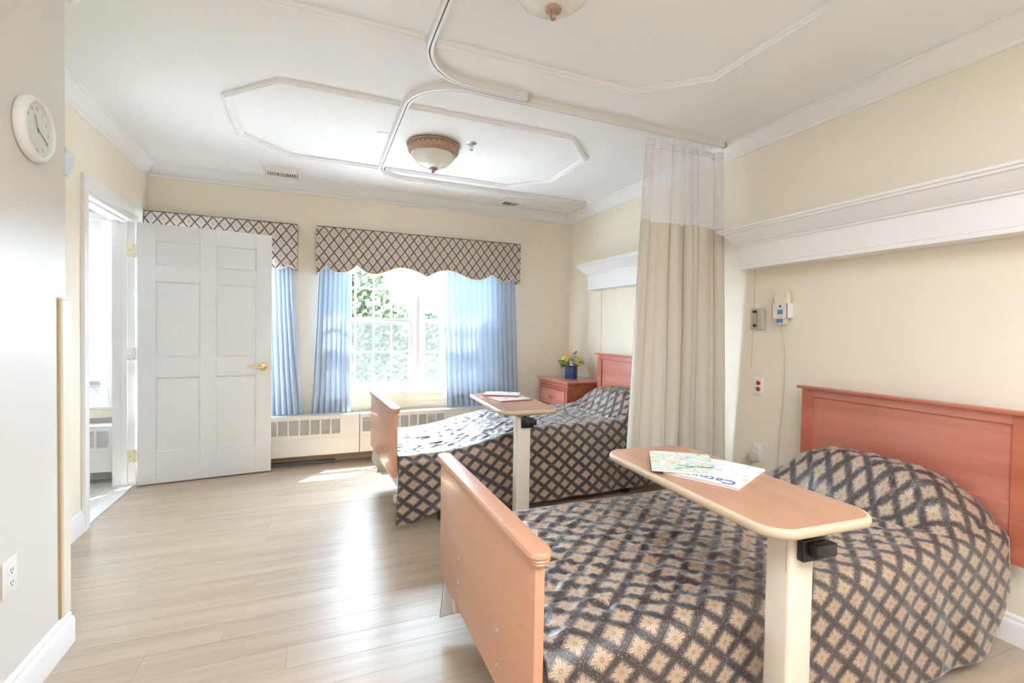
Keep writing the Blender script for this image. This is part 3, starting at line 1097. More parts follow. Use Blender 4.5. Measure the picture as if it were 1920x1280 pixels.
# ------------------------------------------------------------------ blue curtains
def curtain(name, top, bot, ztop, zbot, y0, nfold, amp, label, hem=0.16, mat='blue', seed=0, nz=24):
    root = thing(name, ((top[0] + top[1]) / 2, y0, zbot), 0, label, 'curtain', 'blue curtain panels')
    cx = (top[0] + top[1]) / 2
    rnd = random.Random(seed)
    bm = bmesh.new()
    uvl = bm.loops.layers.uv.new('UVMap')
    n = nfold * 12
    ph = [rnd.uniform(-0.7, 0.7) for _ in range(nfold + 2)]
    aw = [rnd.uniform(0.55, 1.25) for _ in range(nfold + 2)]
    grid = []
    for j in range(nz + 1):
        t = j / nz
        z = ztop + (zbot - ztop) * t
        rowv = []
        for i in range(n + 1):
            u = i / n
            k = u * nfold
            ki = int(k)
            fr = k - ki
            a = aw[ki] * (1 - fr) + aw[ki + 1] * fr
            p = ph[ki] * (1 - fr) + ph[ki + 1] * fr
            xa = top[0] + (top[1] - top[0]) * u
            xb = bot[0] + (bot[1] - bot[0]) * u
            tt = t ** 1.4
            x = xa + (xb - xa) * tt
            x += 0.010 * math.sin(2 * PI * k * 1.0 + 1.2 + p) * a
            yy = amp * a * math.sin(2 * PI * k + p) * (0.75 + 0.35 * t) + 0.006 * math.sin(5 * t + 9 * u)
            rowv.append(bm.verts.new((x - cx, yy, z - zbot)))
        grid.append(rowv)
    for j in range(nz):
        for i in range(n):
            f = bm.faces.new((grid[j][i], grid[j + 1][i], grid[j + 1][i + 1], grid[j][i + 1]))
            for lp, (a, b) in zip(f.loops, ((i, j), (i, j + 1), (i + 1, j + 1), (i + 1, j))):
                lp[uvl].uv = (a / n * 1.2, (1 - b / nz) * 1.4)
    c = finish('drape', bm, mat, root, 3, False)
    # doubled hem, just proud of the cloth
    bm = bmesh.new()
    H = []
    jj = [(j, grid) for j in range(nz + 1)]
    me = c.data
    rows = []
    for j in range(nz + 1):
        z = ztop + (zbot - ztop) * j / nz
        if z - zbot <= hem + 1e-6:
            rows.append(j)
    for j in rows:
        H.append([bm.verts.new((me.vertices[j * (n + 1) + i].co + Vector((0, 0.0032, 0)))) for i in range(n + 1)])
    for a, b in zip(H, H[1:]):
        for i in range(n):
            bm.faces.new((a[i], b[i], b[i + 1], a[i + 1]))
    if len(rows) > 1:
        finish('hem', bm, mat, root, 3, False)
    return root


curtain('curtain', (0.015, 0.285), (-0.050, 0.295), 2.10, 0.466, YB - 0.082, 7, 0.017,
        'gathered blue curtain at left side of the big window', seed=4)
curtain('curtain', (1.18, 1.955), (1.235, 2.03), 2.10, 0.466, YB - 0.082, 14, 0.016,
        'wide blue curtain at right side of the big window glowing with daylight', seed=9)
curtain('curtain', (-0.46, -0.222), (-0.455, -0.118), 2.10, 0.466, YB - 0.082, 7, 0.017,
        'blue curtain between the open door and the bare strip of wall', seed=12)


# ------------------------------------------------------------------ crown-topped light boxes on the right wall
def cornice(name, y0, y1, label):
    root = thing(name, (XR, (y0 + y1) / 2, 1.69), 0, label, 'shelf', 'crown-topped boxes over the beds')
    cy = (y0 + y1) / 2
    d = 0.13
    bm = bmesh.new()
    box(bm, -d, -0.0005, y0 - cy, y1 - cy, 0.022, 0.178, 0.002, 0, 1)
    finish('box', bm, 'trim', root, 0.5)
    obox('underside', -d + 0.02, -0.001, y0 - cy + 0.02, y1 - cy - 0.02, 0.0, 0.0215, 'trim', root)
    bm = bmesh.new()
    box(bm, -d, -d + 0.019, y0 - cy, y1 - cy, 0.0, 0.0215)
    finish('fascia', bm, 'trim', root)
    prof = [(0, 0.150), (0.010, 0.150), (0.012, 0.160), (0.020, 0.164), (0.026, 0.172), (0.040, 0.184), (0.062, 0.212), (0.072, 0.228),
            (0.084, 0.232), (0.086, 0.242), (0.096, 0.246), (0.098, 0.258), (0, 0.258)]
    # path round the three exposed sides; outward is the left-hand side
    pth = [(-0.0005, y1 - cy), (-d, y1 - cy), (-d, y0 - cy), (-0.0005, y0 - cy)]
    pth = pth[::-1]
    mm = miters(pth)
    bm = bmesh.new()
    for i in range(3):
        molding_seg(bm, pth[i], mm[i], pth[i + 1], mm[i + 1], prof, 0.0)
    finish('crown', bm, 'trim', root, 0.45)
    obox('top_board', -d + 0.001, -0.001, y0 - cy + 0.001, y1 - cy - 0.001, 0.24, 0.2575, 'trim', root)
    return root


cornice('cornice_shelf', 0.52, 2.315, 'white crown-topped box shelf on the wall above the near bed')
cornice('cornice_shelf', 2.72, 4.20, 'white crown-topped box shelf on the wall above the far bed')


# ------------------------------------------------------------------ beds
def make_bed(loc, rz, lift, label):
    root = thing('bed', loc, rz, label, 'bed', 'care beds with wooden ends')
    L = lift
    # footboard
    fb = finish('footboard', (lambda b: (box(b, -0.013, 0.013, -0.450, 0.450, 0.268 + L, 0.724 + L * 0.3, 0.003, 0, 2), b)[1])(bmesh.new()), 'maple', root, 0.5)
    bm = bmesh.new()
    zt = 0.757 + L * 0.3
    prof = [(-0.022, -0.034), (-0.025, -0.030), (-0.022, -0.026), (-0.028, -0.022), (-0.025, -0.018), (-0.031, -0.013), (-0.031, -0.006), (-0.027, -0.001), (-0.020, 0.0),
            (0.020, 0.0), (0.027, -0.001), (0.031, -0.006), (0.031, -0.013), (0.025, -0.018), (0.028, -0.022), (0.022, -0.026), (0.025, -0.030), (0.022, -0.034)]
    half = prof[:9]
    rings = []
    Yh, rr = 0.472, 0.031
    N = 10
    stations = [(Yh, s) for s in range(N + 1)]
    # rounded ends: sweep the half profile round a stadium
    pathp = []
    for s in range(N + 1):
        th = PI / 2 * s / (N / 2)
        pathp.append((math.cos(PI - PI * s / N), Yh - rr + 0.0, math.sin(PI * s / N)))
    outline = []
    for s in range(N + 1):
        t = PI - PI * s / N
        outline.append((Vector((math.cos(t), math.sin(t))), Vector((0, Yh - rr))))
    for s in range(N + 1):
        t = -PI * s / N
        outline.append((Vector((math.cos(t), math.sin(t))), Vector((0, -(Yh - rr)))))
    for dirv, c in outline:
        rings.append([bm.verts.new((c.x + dirv.x * (-d), c.y + dirv.y * (-d), zt + h)) for d, h in half])
    n = len(rings)
    for i in range(n):
        a, b = rings[i], rings[(i + 1) % n]
        for k in range(len(half) - 1):
            bm.faces.new((a[k], a[k + 1], b[k + 1], b[k]))
    bm.faces.new([r[-1] for r in rings])
    bm.faces.new([r[0] for r in rings][::-1])
    finish('cap', bm, 'maple', fb, 0.7)
    for (yy, zz_) in ((0.175, 0.45), (0.175, 0.365), (-0.212, 0.428), (-0.212, 0.33)):
        bm = bmesh.new()
        lathe(bm, [(0, 0.004), (0.006, 0.0035), (0.009, 0.001), (0.0095, 0)], 14)
        bmesh.ops.transform(bm, matrix=Matrix.Translation((-0.0131, yy, zz_ + L * 0.6)) @ Matrix.Rotation(-PI / 2, 4, 'Y'), verts=bm.verts[:])
        finish('bolt', bm, 'steel', fb, 0.7)
    # headboard
    hx = 2.105
    z0, z1 = 0.36 + L, 0.962 + L
    hb = finish('headboard', (lambda b: (box(b, hx + 0.010, hx + 0.026, -0.500, 0.440, z0, z1 - 0.002), b)[1])(bmesh.new()), 'cherry', root)
    for ya, yb in ((0.385, 0.449), (-0.509, -0.445)):
        bm = bmesh.new()
        box(bm, hx, hx + 0.030, ya, yb, z0, z1, 0.002, 0, 1)
        finish('stile', bm, 'cherry_side', hb, 0.5)
    bm = bmesh.new()
    box(bm, hx + 0.0005, hx + 0.0295, -0.445, 0.385, z1 - 0.042, z1, 0.002, 0, 1)
    finish('top_rail', bm, 'cherry', hb, 0.5)
    bm = bmesh.new()
    box(bm, hx + 0.004, hx + 0.0295, -0.445, 0.385, z0, z0 + 0.245, 0.002, 0, 1)
    finish('bottom_rail', bm, 'cherry', hb, 0.5)
    bm = bmesh.new()
    box(bm, hx - 0.022, hx + 0.036, -0.528, 0.468, z1 + 0.0002, z1 + 0.016, 0.004, 0, 2)
    finish('cap', bm, 'cherry_side', hb, 0.5)
    # deck, mattress, frame and casters
    bm = bmesh.new()
    box(bm, 0.04, 2.085, -0.41, 0.41, 0.215, 0.425 + min(L, 0.03) * 0.5, 0.05, 0, 3)
    finish('mattress', bm, 'lining', root, 0.7)
    bm = bmesh.new()
    for yy in (-0.36, 0.32):
        box(bm, 0.016, 2.10, yy, yy + 0.04, 0.165, 0.21, 0.003, 0, 1)
    for xx in (0.35, 1.10, 1.80):
        box(bm, xx, xx + 0.04, -0.32, 0.32, 0.17, 0.205)
    finish('frame', bm, 'beige_metal', root, 0.5)
    for xx in (0.345, 1.82):
        for yy in (-0.36, 0.36):
            bm = bmesh.new()
            box(bm, xx - 0.015, xx + 0.015, yy - 0.015, yy + 0.015, 0.115, 0.166, 0.002, 0, 1)
            box(bm, xx - 0.03, xx + 0.03, yy - 0.022, yy - 0.018, 0.05, 0.115)
            box(bm, xx - 0.03, xx + 0.03, yy + 0.018, yy + 0.022, 0.05, 0.115)
            ct = finish('caster', bm, 'steel', root)
            bm = bmesh.new()
            lathe(bm, [(0, -0.016), (0.045, -0.016), (0.052, -0.010), (0.052, 0.010), (0.045, 0.016), (0, 0.016)], 24)
            bmesh.ops.transform(bm, matrix=Matrix.Translation((xx, yy, 0.053)) @ Matrix.Rotation(PI / 2, 4, 'X'), verts=bm.verts[:])
            finish('wheel', bm, 'rubber', ct, 0.6)
    return root


NEAR = ((0.483, 1.424, 0.0), 0.0)
FAR = ((0.424, 3.355, 0.0), math.radians(2.6))
make_bed(NEAR[0], NEAR[1], 0.0, 'near wooden bed with plain footboard toward the open floor')
make_bed(FAR[0], FAR[1], 0.085, 'far wooden bed by the window, its footboard reflecting daylight')


# ------------------------------------------------------------------ quilts
def make_quilt(loc, rz, label, topf, pillow, hem_near, hem_far, seed, x0=0.022, x1=2.088, W=0.455, nx=190, flare=0.022):
    root_loc = loc
    bm = bmesh.new()
    uvl = bm.loops.layers.uv.new('UVMap')
    r = 0.055
    arc = r * PI / 2
    flat = W - r
    nd, na, nt = 34, 7, 84
    so = seed * 7.31
    stations = []
    for k in range(nd):
        stations.append(('n', 1 - k / nd))
    for k in range(na):
        stations.append(('na', k / na))
    for k in range(nt + 1):
        stations.append(('t', -1 + 2 * k / nt))
    for k in range(1, na + 1):
        stations.append(('fa', k / na))
    for k in range(1, nd + 1):
        stations.append(('f', k / nd))
    grid, uvs = [], []
    for i in range(nx + 1):
        x = x0 + (x1 - x0) * i / nx
        top = topf(x)
        rowv, rowu = [], []
        Dn = top - r - hem_near(x)
        Df = top - r - hem_far(x)
        for typ, t in stations:
            if typ in ('n', 'f'):
                D = Dn if typ == 'n' else Df
                d = t * D
                sg = -1 if typ == 'n' else 1
                wave = math.sin(x * 17 + so) * 0.55 + math.sin(x * 29 + 1.7 * so) * 0.35 + math.sin(x * 9.5 + so * 0.4) * 0.5
                tt = t ** 1.15
                yv = W + flare * tt + 0.012 * wave * tt + 0.004
                z = top - r - d
                n1 = noise.noise(Vector((x * 9 + so, d * 7, sg * 3.0)))
                n2 = noise.noise(Vector((x * 26 + so, d * 22, sg * 5.0)))
                yv += 0.006 * n1 + 0.0022 * n2
                # the foot corner of the drape swings outward a little
                px = x - 0.022 * tt * smooth(0.20 - x, 0, 0.20)
                rowv.append(Vector((px, sg * yv, z)))
                rowu.append((x, sg * (flat + arc + d)))
            elif typ in ('na', 'fa'):
                sg = -1 if typ == 'na' else 1
                a = (1 - t if typ == 'na' else t) * PI / 2
                ny = noise.noise(Vector((x * 12 + so, a * 3, sg)))
                rowv.append(Vector((x, sg * (flat + (r + 0.004 * smooth(a, 0.8, 1.57)) * math.sin(a)), top - r + r * math.cos(a) + 0.003 * ny)))
                rowu.append((x, sg * (flat + r * a)))
            else:
                yv = t * flat
                z = top
                p = pillow(x, yv)
                n1 = noise.noise(Vector((x * 16 + so, yv * 30, 1.0)))
                n2 = noise.noise(Vector((x * 34 + so, yv * 46, 4.0)))
                n3 = noise.noise(Vector((x * 5 + so, yv * 5, 9.0)))
                edge = smooth(1 - abs(t), 0.0, 0.08)
                z += p + edge * (0.012 * n1 + 0.0075 * n2 + 0.007 * n3)
                rowv.append(Vector((x, yv, z)))
                rowu.append((x, yv))
        # pull the rounded shoulder up where the pillow lifts the cloth
        grid.append(rowv)
        uvs.append(rowu)
    V = [[bm.verts.new(c) for c in row] for row in grid]
    m = len(stations)
    for i in range(nx):
        for j in range(m - 1):
            f = bm.faces.new((V[i][j], V[i + 1][j], V[i + 1][j + 1], V[i][j + 1]))
            for lp, (a, b) in zip(f.loops, ((i, j), (i + 1, j), (i + 1, j + 1), (i, j + 1))):
                lp[uvl].uv = uvs[a][b]
    o = finish('quilt', bm, ['damask_bed', 'lining', 'quilt_edge'], None, 3, False)
    md = o.modifiers.new('thickness', 'SOLIDIFY')
    md.thickness = 0.007
    md.offset = -1.0
    md.material_offset = 1
    md.material_offset_rim = 2
    o.location = loc
    o.rotation_euler = (0, 0, rz)
    tag(o, label, 'quilt', 'damask quilts on the beds')
    return o


def pillow_near(x, y):
    yc = y + 0.00
    fx = smooth(x, 1.725, 1.93)
    back = 1 - 0.12 * smooth(x, 2.0, 2.09)
    e = abs((yc - 0.0) / 0.425)
    fy = max(0.0, 1 - e ** 3.2)
    xc = 1.735 + 0.03 * math.sin(yc * 9)
    crease = -0.030 * math.exp(-((x - xc) / 0.022) ** 2) * max(0, 1 - (abs(yc) / 0.42) ** 6)
    rid = 0.012 * math.exp(-((x - xc + 0.05) / 0.03) ** 2)
    wr = 0.008 * noise.noise(Vector((x * 7, y * 9, 2.2))) * fx
    return 0.190 * fx * back * fy + crease + rid + wr


def pillow_far(x, y):
    fx = smooth(x, 1.72, 1.96)
    e = abs(y / 0.43)
    fy = max(0.0, 1 - e ** 3.0)
    xc = 1.70 - 0.05 * y + 0.02 * math.sin(y * 11)
    crease = -0.034 * math.exp(-((x - xc) / 0.02) ** 2) * max(0, 1 - (abs(y) / 0.42) ** 6)
    return 0.185 * fx * fy + crease


make_quilt(NEAR[0], NEAR[1], 'diamond-patterned quilt on the near bed, lumpy over its pillow',
           lambda x: 0.497 + 0.012 * smooth(x, 1.0, 2.0), pillow_near,
           lambda x: 0.082 - 0.03 * smooth(x, 1.2, 1.5) + 0.20 * smooth(x, 1.80, 2.088) ** 1.5, lambda x: 0.055 + 0.02 * math.sin(x * 6), 1)
make_quilt(FAR[0], FAR[1], 'diamond-patterned quilt on the far bed beside the window',
           lambda x: 0.482 + 0.115 * smooth(x, 0.25, 1.05), pillow_far,
           lambda x: 0.070 + 0.062 * smooth(x, 0.10, 0.30) - 0.05 * smooth(x, 0.45, 0.65), lambda x: 0.10 + 0.15 * smooth(-x, -0.1, 0.0), 2)


# ------------------------------------------------------------------ overbed tables
def make_table(loc, rz, label):
    root = thing('overbed_table', loc, rz, label, 'table', 'overbed tables')
    w2_, l2_ = 0.187, 0.392
    ZT = 0.800

    def outline(ins, n=7):
        pts = []
        R = 0.070
        for (cx, cy, a0) in ((w2_ - R, l2_ - R, 0), (-w2_ + R, l2_ - R, 90), (-w2_ + R, -l2_ + R, 180), (w2_ - R, -l2_ + R, 270)):
            for k in range(n + 1):
                a = math.radians(a0 + 90 * k / n)
                x = cx + (R - ins) * math.cos(a)
                yy = cy + (R - ins) * math.sin(a)
                # the two short ends bow out a little
                bow = 0.018 * (1 - (x / w2_) ** 2)
                yy += bow if yy > 0 else -bow
                pts.append((x, yy))
        return pts
    bm = bmesh.new()
    o1 = outline(0.010)
    extrude_poly(bm, [Vector((x, y, ZT - 0.022)) for x, y in o1], (0, 0, 0.022))
    top = finish('tabletop', bm, 'laminate', root)
    bm = bmesh.new()
    rings = []
    for ins, z in ((0.0115, ZT - 0.024), (0.004, ZT - 0.0235), (0.0, ZT - 0.019), (-0.001, ZT - 0.012), (0.0, ZT - 0.005), (0.004, ZT - 0.0004), (0.0115, ZT + 0.0003)):
        rings.append([bm.verts.new((x, y, z)) for x, y in outline(ins)])
    n = len(rings[0])
    for a, b in zip(rings, rings[1:]):
        for i in range(n):
            bm.faces.new((a[i], a[(i + 1) % n], b[(i + 1) % n], b[i]))
    finish('edge_band', bm, 'edge', top, 2)
    # column under the near end, with a seam line and the height lever
    cx0, cx1, cy0, cy1 = -0.064, 0.022, -0.336, -0.260
    bm = bmesh.new()
    box(bm, cx0, cx1, cy0, cy1, 0.075, 0.757, 0.009, 0, 3)
    col = finish('column', bm, 'beige_metal', root, 0.7)
    obox('mounting_plate', cx0 - 0.01, cx1 + 0.07, cy0 + 0.005, cy1 + 0.10, 0.7575, 0.7755, 'beige_metal', root)
    bm = bmesh.new()
    box(bm, cx0 - 0.0012, cx0 + 0.001, cy0 + 0.009, cy0 + 0.0115, 0.655, 0.756)
    finish('seam', bm, 'edge', col)
    bm = bmesh.new()
    lx = cx0 + 0.020
    box(bm, lx, cx1 + 0.010, cy0 - 0.022, cy0 - 0.0005, 0.690, 0.748, 0.004, 0, 2)
    box(bm, lx + 0.012, cx1 + 0.018, cy0 - 0.048, cy0 - 0.022, 0.708, 0.742, 0.004, 0, 2)
    box(bm, lx + 0.010, lx + 0.034, cy0 - 0.020, cy0 - 0.002, 0.748, 0.757, 0.002, 0, 1)
    finish('height_lever', bm, 'black', root, 0.6)
    bm = bmesh.new()
    box(bm, -0.145, 0.150, cy0 + 0.004, cy1 - 0.004, 0.0385, 0.0745, 0.006, 0, 2)
    box(bm, -0.145, -0.105, cy1 - 0.004, 0.34, 0.040, 0.070, 0.005, 0, 2)
    box(bm, 0.110, 0.150, cy1 - 0.004, 0.34, 0.040, 0.070, 0.005, 0, 2)
    base = finish('base', bm, 'beige_metal', root, 0.6)
    for (xx, yy) in ((-0.125, -0.298), (0.130, -0.298), (-0.125, 0.315), (0.130, 0.315)):
        bm = bmesh.new()
        lathe(bm, [(0, -0.010), (0.017, -0.010), (0.019, -0.006), (0.019, 0.006), (0.017, 0.010), (0, 0.010)], 16)
        bmesh.ops.transform(bm, matrix=Matrix.Translation((xx, yy, 0.0195)) @ Matrix.Rotation(PI / 2, 4, 'Y'), verts=bm.verts[:])
        finish('caster', bm, 'rubber', base, 0.6)
    return root


TN = ((1.203, 1.160, 0.0), math.radians(-3.2))
TF = ((1.183, 2.890, 0.0), math.radians(-3.2))
make_table(TN[0], TN[1], 'overbed table with rounded tan top across the near bed')
make_table(TF[0], TF[1], 'overbed table with rounded tan top across the far bed')


# ------------------------------------------------------------------ magazines
def magazine(corner, ang, wid, hei, thick, z, cov, spine, label, group, title=None):
    """corner = the near-left corner on the table; ang = direction of the bottom edge as seen (radians)."""
    root = thing('magazine', (corner[0], corner[1], z), ang, label, 'magazine', group)
    bm = bmesh.new()
    nx = 10
    for k in range(nx):
        xa, xb = wid * k / nx, wid * (k + 1) / nx
        box(bm, xa, xb, 0.002, hei - 0.002, 0.0008, thick - 0.0008)
    bmesh.ops.remove_doubles(bm, verts=bm.verts[:], dist=1e-6)
    bad = [f for f in bm.faces if abs(f.normal.x) > 0.9 and 0.001 < f.calc_center_median().x < wid - 0.001]
    bmesh.ops.delete(bm, geom=bad, context='FACES')
    for v in bm.verts:
        v.co.z += 0.0025 * (v.co.z / thick) * math.sin(PI * v.co.x / wid)
    finish('pages', bm, 'paper', root)
    bm = bmesh.new()
    uvl = bm.loops.layers.uv.new('UVMap')
    cols = []
    for k in range(nx + 1):
        x = wid * k / nx
        zz_ = thick + 0.0025 * math.sin(PI * k / nx) * 0.98
        cols.append([bm.verts.new((x, 0, zz_ - 0.0004)), bm.verts.new((x, hei, zz_ - 0.0004)), bm.verts.new((x, 0, zz_)), bm.verts.new((x, hei, zz_))])
    for k in range(nx):
        a, b = cols[k], cols[k + 1]
        for q in ((a[2], b[2], b[3], a[3]), (a[0], a[1], b[1], b[0]), (a[0], b[0], b[2], a[2]), (a[1], a[3], b[3], b[1])):
            bm.faces.new(q)
    bm.faces.new((cols[0][0], cols[0][2], cols[0][3], cols[0][1]))
    bm.faces.new((cols[-1][0], cols[-1][1], cols[-1][3], cols[-1][2]))
    for f in bm.faces:
        for lp in f.loops:
            lp[uvl].uv = (lp.vert.co.x / wid, lp.vert.co.y / hei)
    finish('cover', bm, cov, root)
    if spine:
        obox('spine', 0, wid, -0.0012, 0.0016, 0.0, thick - 0.0005, spine, root)
    else:
        obox('back_cover', 0.001, wid - 0.001, 0.001, hei - 0.001, 0.0, 0.0007, cov, root)
    return root


# near table: the lower one lies with its blue title upside down toward the camera
a_low = math.atan2(-0.214, 0.100)
m1 = magazine((1.060, 1.241), a_low, 0.236, 0.282, 0.007, 0.8006, 'cover_white', None,
              'white magazine with blue title, partly under the teal one', 'magazines on the near table')
text('title', 'Catering', 0.058, 'title_blue', m1, Matrix.Translation((0.118, 0.036, 0.0096)) @ Matrix.Rotation(PI, 4, 'Z'))
a_top = math.atan2(-0.125, 0.167)
m2 = magazine((1.022, 1.250), a_top, 0.208, 0.248, 0.007, 0.8108, 'cover_teal', None,
              'pale teal magazine lying on top of the white one', 'magazines on the near table')
text('subtitle', 'Watercolor', 0.022, 'title_teal', m2, Matrix.Translation((0.140, 0.062, 0.0098)))
text('title', 'S·S·O', 0.05, 'title_white', m2, Matrix.Translation((0.155, 0.214, 0.0096)))
bm = bmesh.new()
box(bm, 0.02, 0.105, 0.205, 0.235, 0.0089, 0.0094)
finish('masthead_band', bm, 'title_white', m2)
m3 = magazine((1.104, 2.838), math.radians(7), 0.235, 0.29, 0.006, 0.8006, 'cover_pink', 'spine_brown',
              'pale magazine with brown spine, nearer one on the far table', 'magazines on the far table')
m4 = magazine((1.060, 3.088), math.radians(-27), 0.252, 0.172, 0.008, 0.8096, 'cover_red', 'spine_red',
              'white magazine with red spine, farther one on the far table', 'magazines on the far table')

# ------------------------------------------------------------------ curtain tracks on the ceiling
def track(name, pts, label, caps):
    root = thing(name, (0, 0, HC), 0, label, 'curtain track', 'privacy curtain tracks')
    zt, zb = -0.0003, -0.036
    mm = miters(pts)
    halves = 0.016
    bm = bmesh.new()
    prof = [(-halves, zt), (-halves, zb), (-0.0032, zb), (-0.0032, zb + 0.006), (0.0032, zb + 0.006), (0.0032, zb), (halves, zb), (halves, zt)]
    R = [[bm.verts.new((p[0] + m.x * d, p[1] + m.y * d, h)) for d, h in prof] for p, m in zip(pts, mm)]
    for a, b in zip(R, R[1:]):
        for i in range(len(prof)):
            j = (i + 1) % len(prof)
            bm.faces.new((a[i], a[j], b[j], b[i]))
    bm.faces.new(R[0][::-1]); bm.faces.new(R[-1])
    finish('rail', bm, 'alu', root, 0.5)
    bm = bmesh.new()
    R = [[bm.verts.new((p[0] + m.x * d, p[1] + m.y * d, zb + 0.0058)) for d in (-0.0030, 0.0030)] for p, m in zip(pts, mm)]
    for a, b in zip(R, R[1:]):
        bm.faces.new((a[0], a[1], b[1], b[0]))
    finish('slot', bm, 'slot', root)
    for i in caps:
        p = pts[i]
        e = (Vector(pts[i]) - Vector(pts[i - 1 if i else 1])).normalized()
        bm = bmesh.new()
        box(bm, -0.010, 0.012, -0.018, 0.018, zb - 0.002, zt, 0.002, 0, 1,
            Matrix.Translation((p[0] + e.x * 0.011, p[1] + e.y * 0.011, 0)) @ Matrix.Rotation(math.atan2(e.y, e.x), 4, 'Z'))
        finish('end_cap', bm, 'grey_plastic', root)
    return root


def arcp(cx, cy, r, a0, a1, n=12):
    return [(cx + r * math.cos(math.radians(a0 + (a1 - a0) * k / n)), cy + r * math.sin(math.radians(a0 + (a1 - a0) * k / n))) for k in range(n + 1)]


rA = 0.30
ptsA = [(2.53, 0.83)] + arcp(0.467 + rA, 0.83 + rA, rA, 270, 180) + arcp(0.467 + rA, 2.452 - rA, rA, 180, 90) + [(1.075, 2.452)]
track('curtain_track', ptsA, 'white ceiling curtain track curving round above the near bed, ending in a grey stop', [0, -1])
ptsB = [(2.585, 2.502), (2.0, 2.502)] + arcp(0.470 + rA, 2.502 + rA, rA, 270, 180)[0:] + arcp(0.470 + 0.26, 4.212 - 0.26, 0.26, 180, 90) + [(2.525, 4.212)]
track('curtain_track', ptsB, 'white ceiling curtain track looping above the far bed, carrying the beige curtain', [0])

# ------------------------------------------------------------------ privacy curtain
pc = thing('privacy_curtain', (2.27, 2.502, 0.0), 0, 'beige privacy curtain with white net top drawn to the wall between the beds', 'curtain')
NF = 7


def pc_point(u, z):
    """Folded curtain sheet: u 0..1 from its room edge to the wall."""
    t = (2.50 - z) / 2.2
    xa = 1.945 + (2.555 - 1.945) * u
    xb = 1.845 + (2.652 - 1.845) * u
    k = NF * (u + 0.045 * math.sin(2 * PI * u * 1.5 + 0.7) + 0.025 * math.sin(2 * PI * u * 3.1))
    q = 2 * PI * k
    # broad flat pleats with narrow creases between them
    x = xa + (xb - xa) * t + 0.020 * math.sin(q + 0.9) - 0.006 * math.sin(2 * q)
    amp = (0.026 + 0.014 * t) * (0.75 + 0.4 * math.sin(k * 1.9 + 0.6))
    yv = amp * (math.sin(q) + 0.35 * math.sin(2 * q + 0.8)) + 0.008 * math.sin(3.2 * t + 5 * u) + 0.004 * math.sin(7 * t + 13 * u)
    return Vector((x - 2.27, yv, z))


def sheet(name, z0, z1, nz, mat, dy=0.0, slant=0.0):
    bm = bmesh.new()
    uvl = bm.loops.layers.uv.new('UVMap')
    n = NF * 14
    g = []
    for j in range(nz + 1):
        z = z0 + (z1 - z0) * j / nz
        g.append([bm.verts.new(pc_point(i / n, z + (1 - j / nz) * slant * (0.7 - i / n)) + Vector((0, dy, 0))) for i in range(n + 1)])
    for j in range(nz):
        for i in range(n):
            f = bm.faces.new((g[j][i], g[j][i + 1], g[j + 1][i + 1], g[j + 1][i]))
            for lp, (a, b) in zip(f.loops, ((i, j), (i + 1, j), (i + 1, j + 1), (i, j + 1))):
                lp[uvl].uv = (a / n * 1.9, (z1 - z0) * b / nz)
    return finish(name, bm, mat, pc, 3, False)


cl = sheet('cloth', 0.350, 1.985, 20, 'beige_cloth', 0.0, 0.10)
sheet('net_top', 1.970, 2.503, 8, 'net', 0.0022)
hk = None
for i in range(2 * NF + 1):
    u = i / (2 * NF)
    p = pc_point(u, 2.50)
    if hk is None:
        bm = bmesh.new()
        tube(bm, [(0, 0, -0.006), (0.005, 0, 0.004), (0.0, 0, 0.016), (0, 0, 0.040), (0, 0, 0.048)], 0.0016, 6)
        box(bm, -0.004, 0.004, -0.0045, 0.0045, 0.044, 0.0525)
        ho = finish('hook', bm, 'white_plastic', pc)
        hk = ho.data
    else:
        ho = bpy.data.objects.new('hook', hk)
        COL.objects.link(ho)
        ho.parent = pc
    ho.location = (p.x, 0.0, 2.5005)


# ------------------------------------------------------------------ ceiling lights, vents, sprinkler
def ceiling_light(x, y, label):
    root = thing('ceiling_light', (x, y, HC), 0, label, 'ceiling light', 'flush bowl ceiling lights')
    bm = bmesh.new()
    lathe(bm, [(0.10, -0.0005), (0.178, -0.0005), (0.186, -0.004), (0.190, -0.012), (0.186, -0.019), (0.180, -0.021), (0.181, -0.027),
               (0.183, -0.036), (0.181, -0.047), (0.174, -0.060), (0.165, -0.066), (0.163, -0.071), (0.158, -0.076), (0.150, -0.076), (0.147, -0.070)], 64)
    ring = finish('ring', bm, 'bronze', root, 0.9)
    bm = bmesh.new()
    n = 30
    for s in (0, 1):
        pts = []
        for i in range(n * 4):
            k = i / 4 + s * 0.5
            th = 2 * PI * k / n
            tr = abs((k % 1) * 2 - 1)
            z = -0.027 - 0.033 * tr
            rr = 0.1825 - 0.010 * smooth(tr, 0.3, 1.0)
            pts.append((rr * math.cos(th), rr * math.sin(th), z))
        tube(bm, pts, 0.0028, 5, True)
    for i in range(n):
        th = 2 * PI * (i + 0.5) / n
        lathe(bm, [(0, -0.004), (0.004, 0), (0, 0.004)], 6, 0.179 * math.cos(th), 0.179 * math.sin(th), -0.052)
    finish('lattice', bm, 'bronze_light', ring, 2)
    bm = bmesh.new()
    lathe(bm, [(0.150, -0.070), (0.149, -0.082), (0.143, -0.098), (0.128, -0.119), (0.105, -0.139), (0.075, -0.155), (0.045, -0.165), (0.018, -0.170), (0, -0.171)], 48)
    finish('bowl', bm, 'frost', root, 3)
    bm = bmesh.new()
    lathe(bm, [(0, -0.168), (0.026, -0.169), (0.030, -0.173), (0.028, -0.177), (0.016, -0.182), (0.010, -0.186), (0.0105, -0.190), (0.012, -0.193),
               (0.0105, -0.196), (0.012, -0.200), (0.0095, -0.206), (0, -0.208)], 24)
    finish('finial', bm, 'bronze', root, 0.9)
    return root


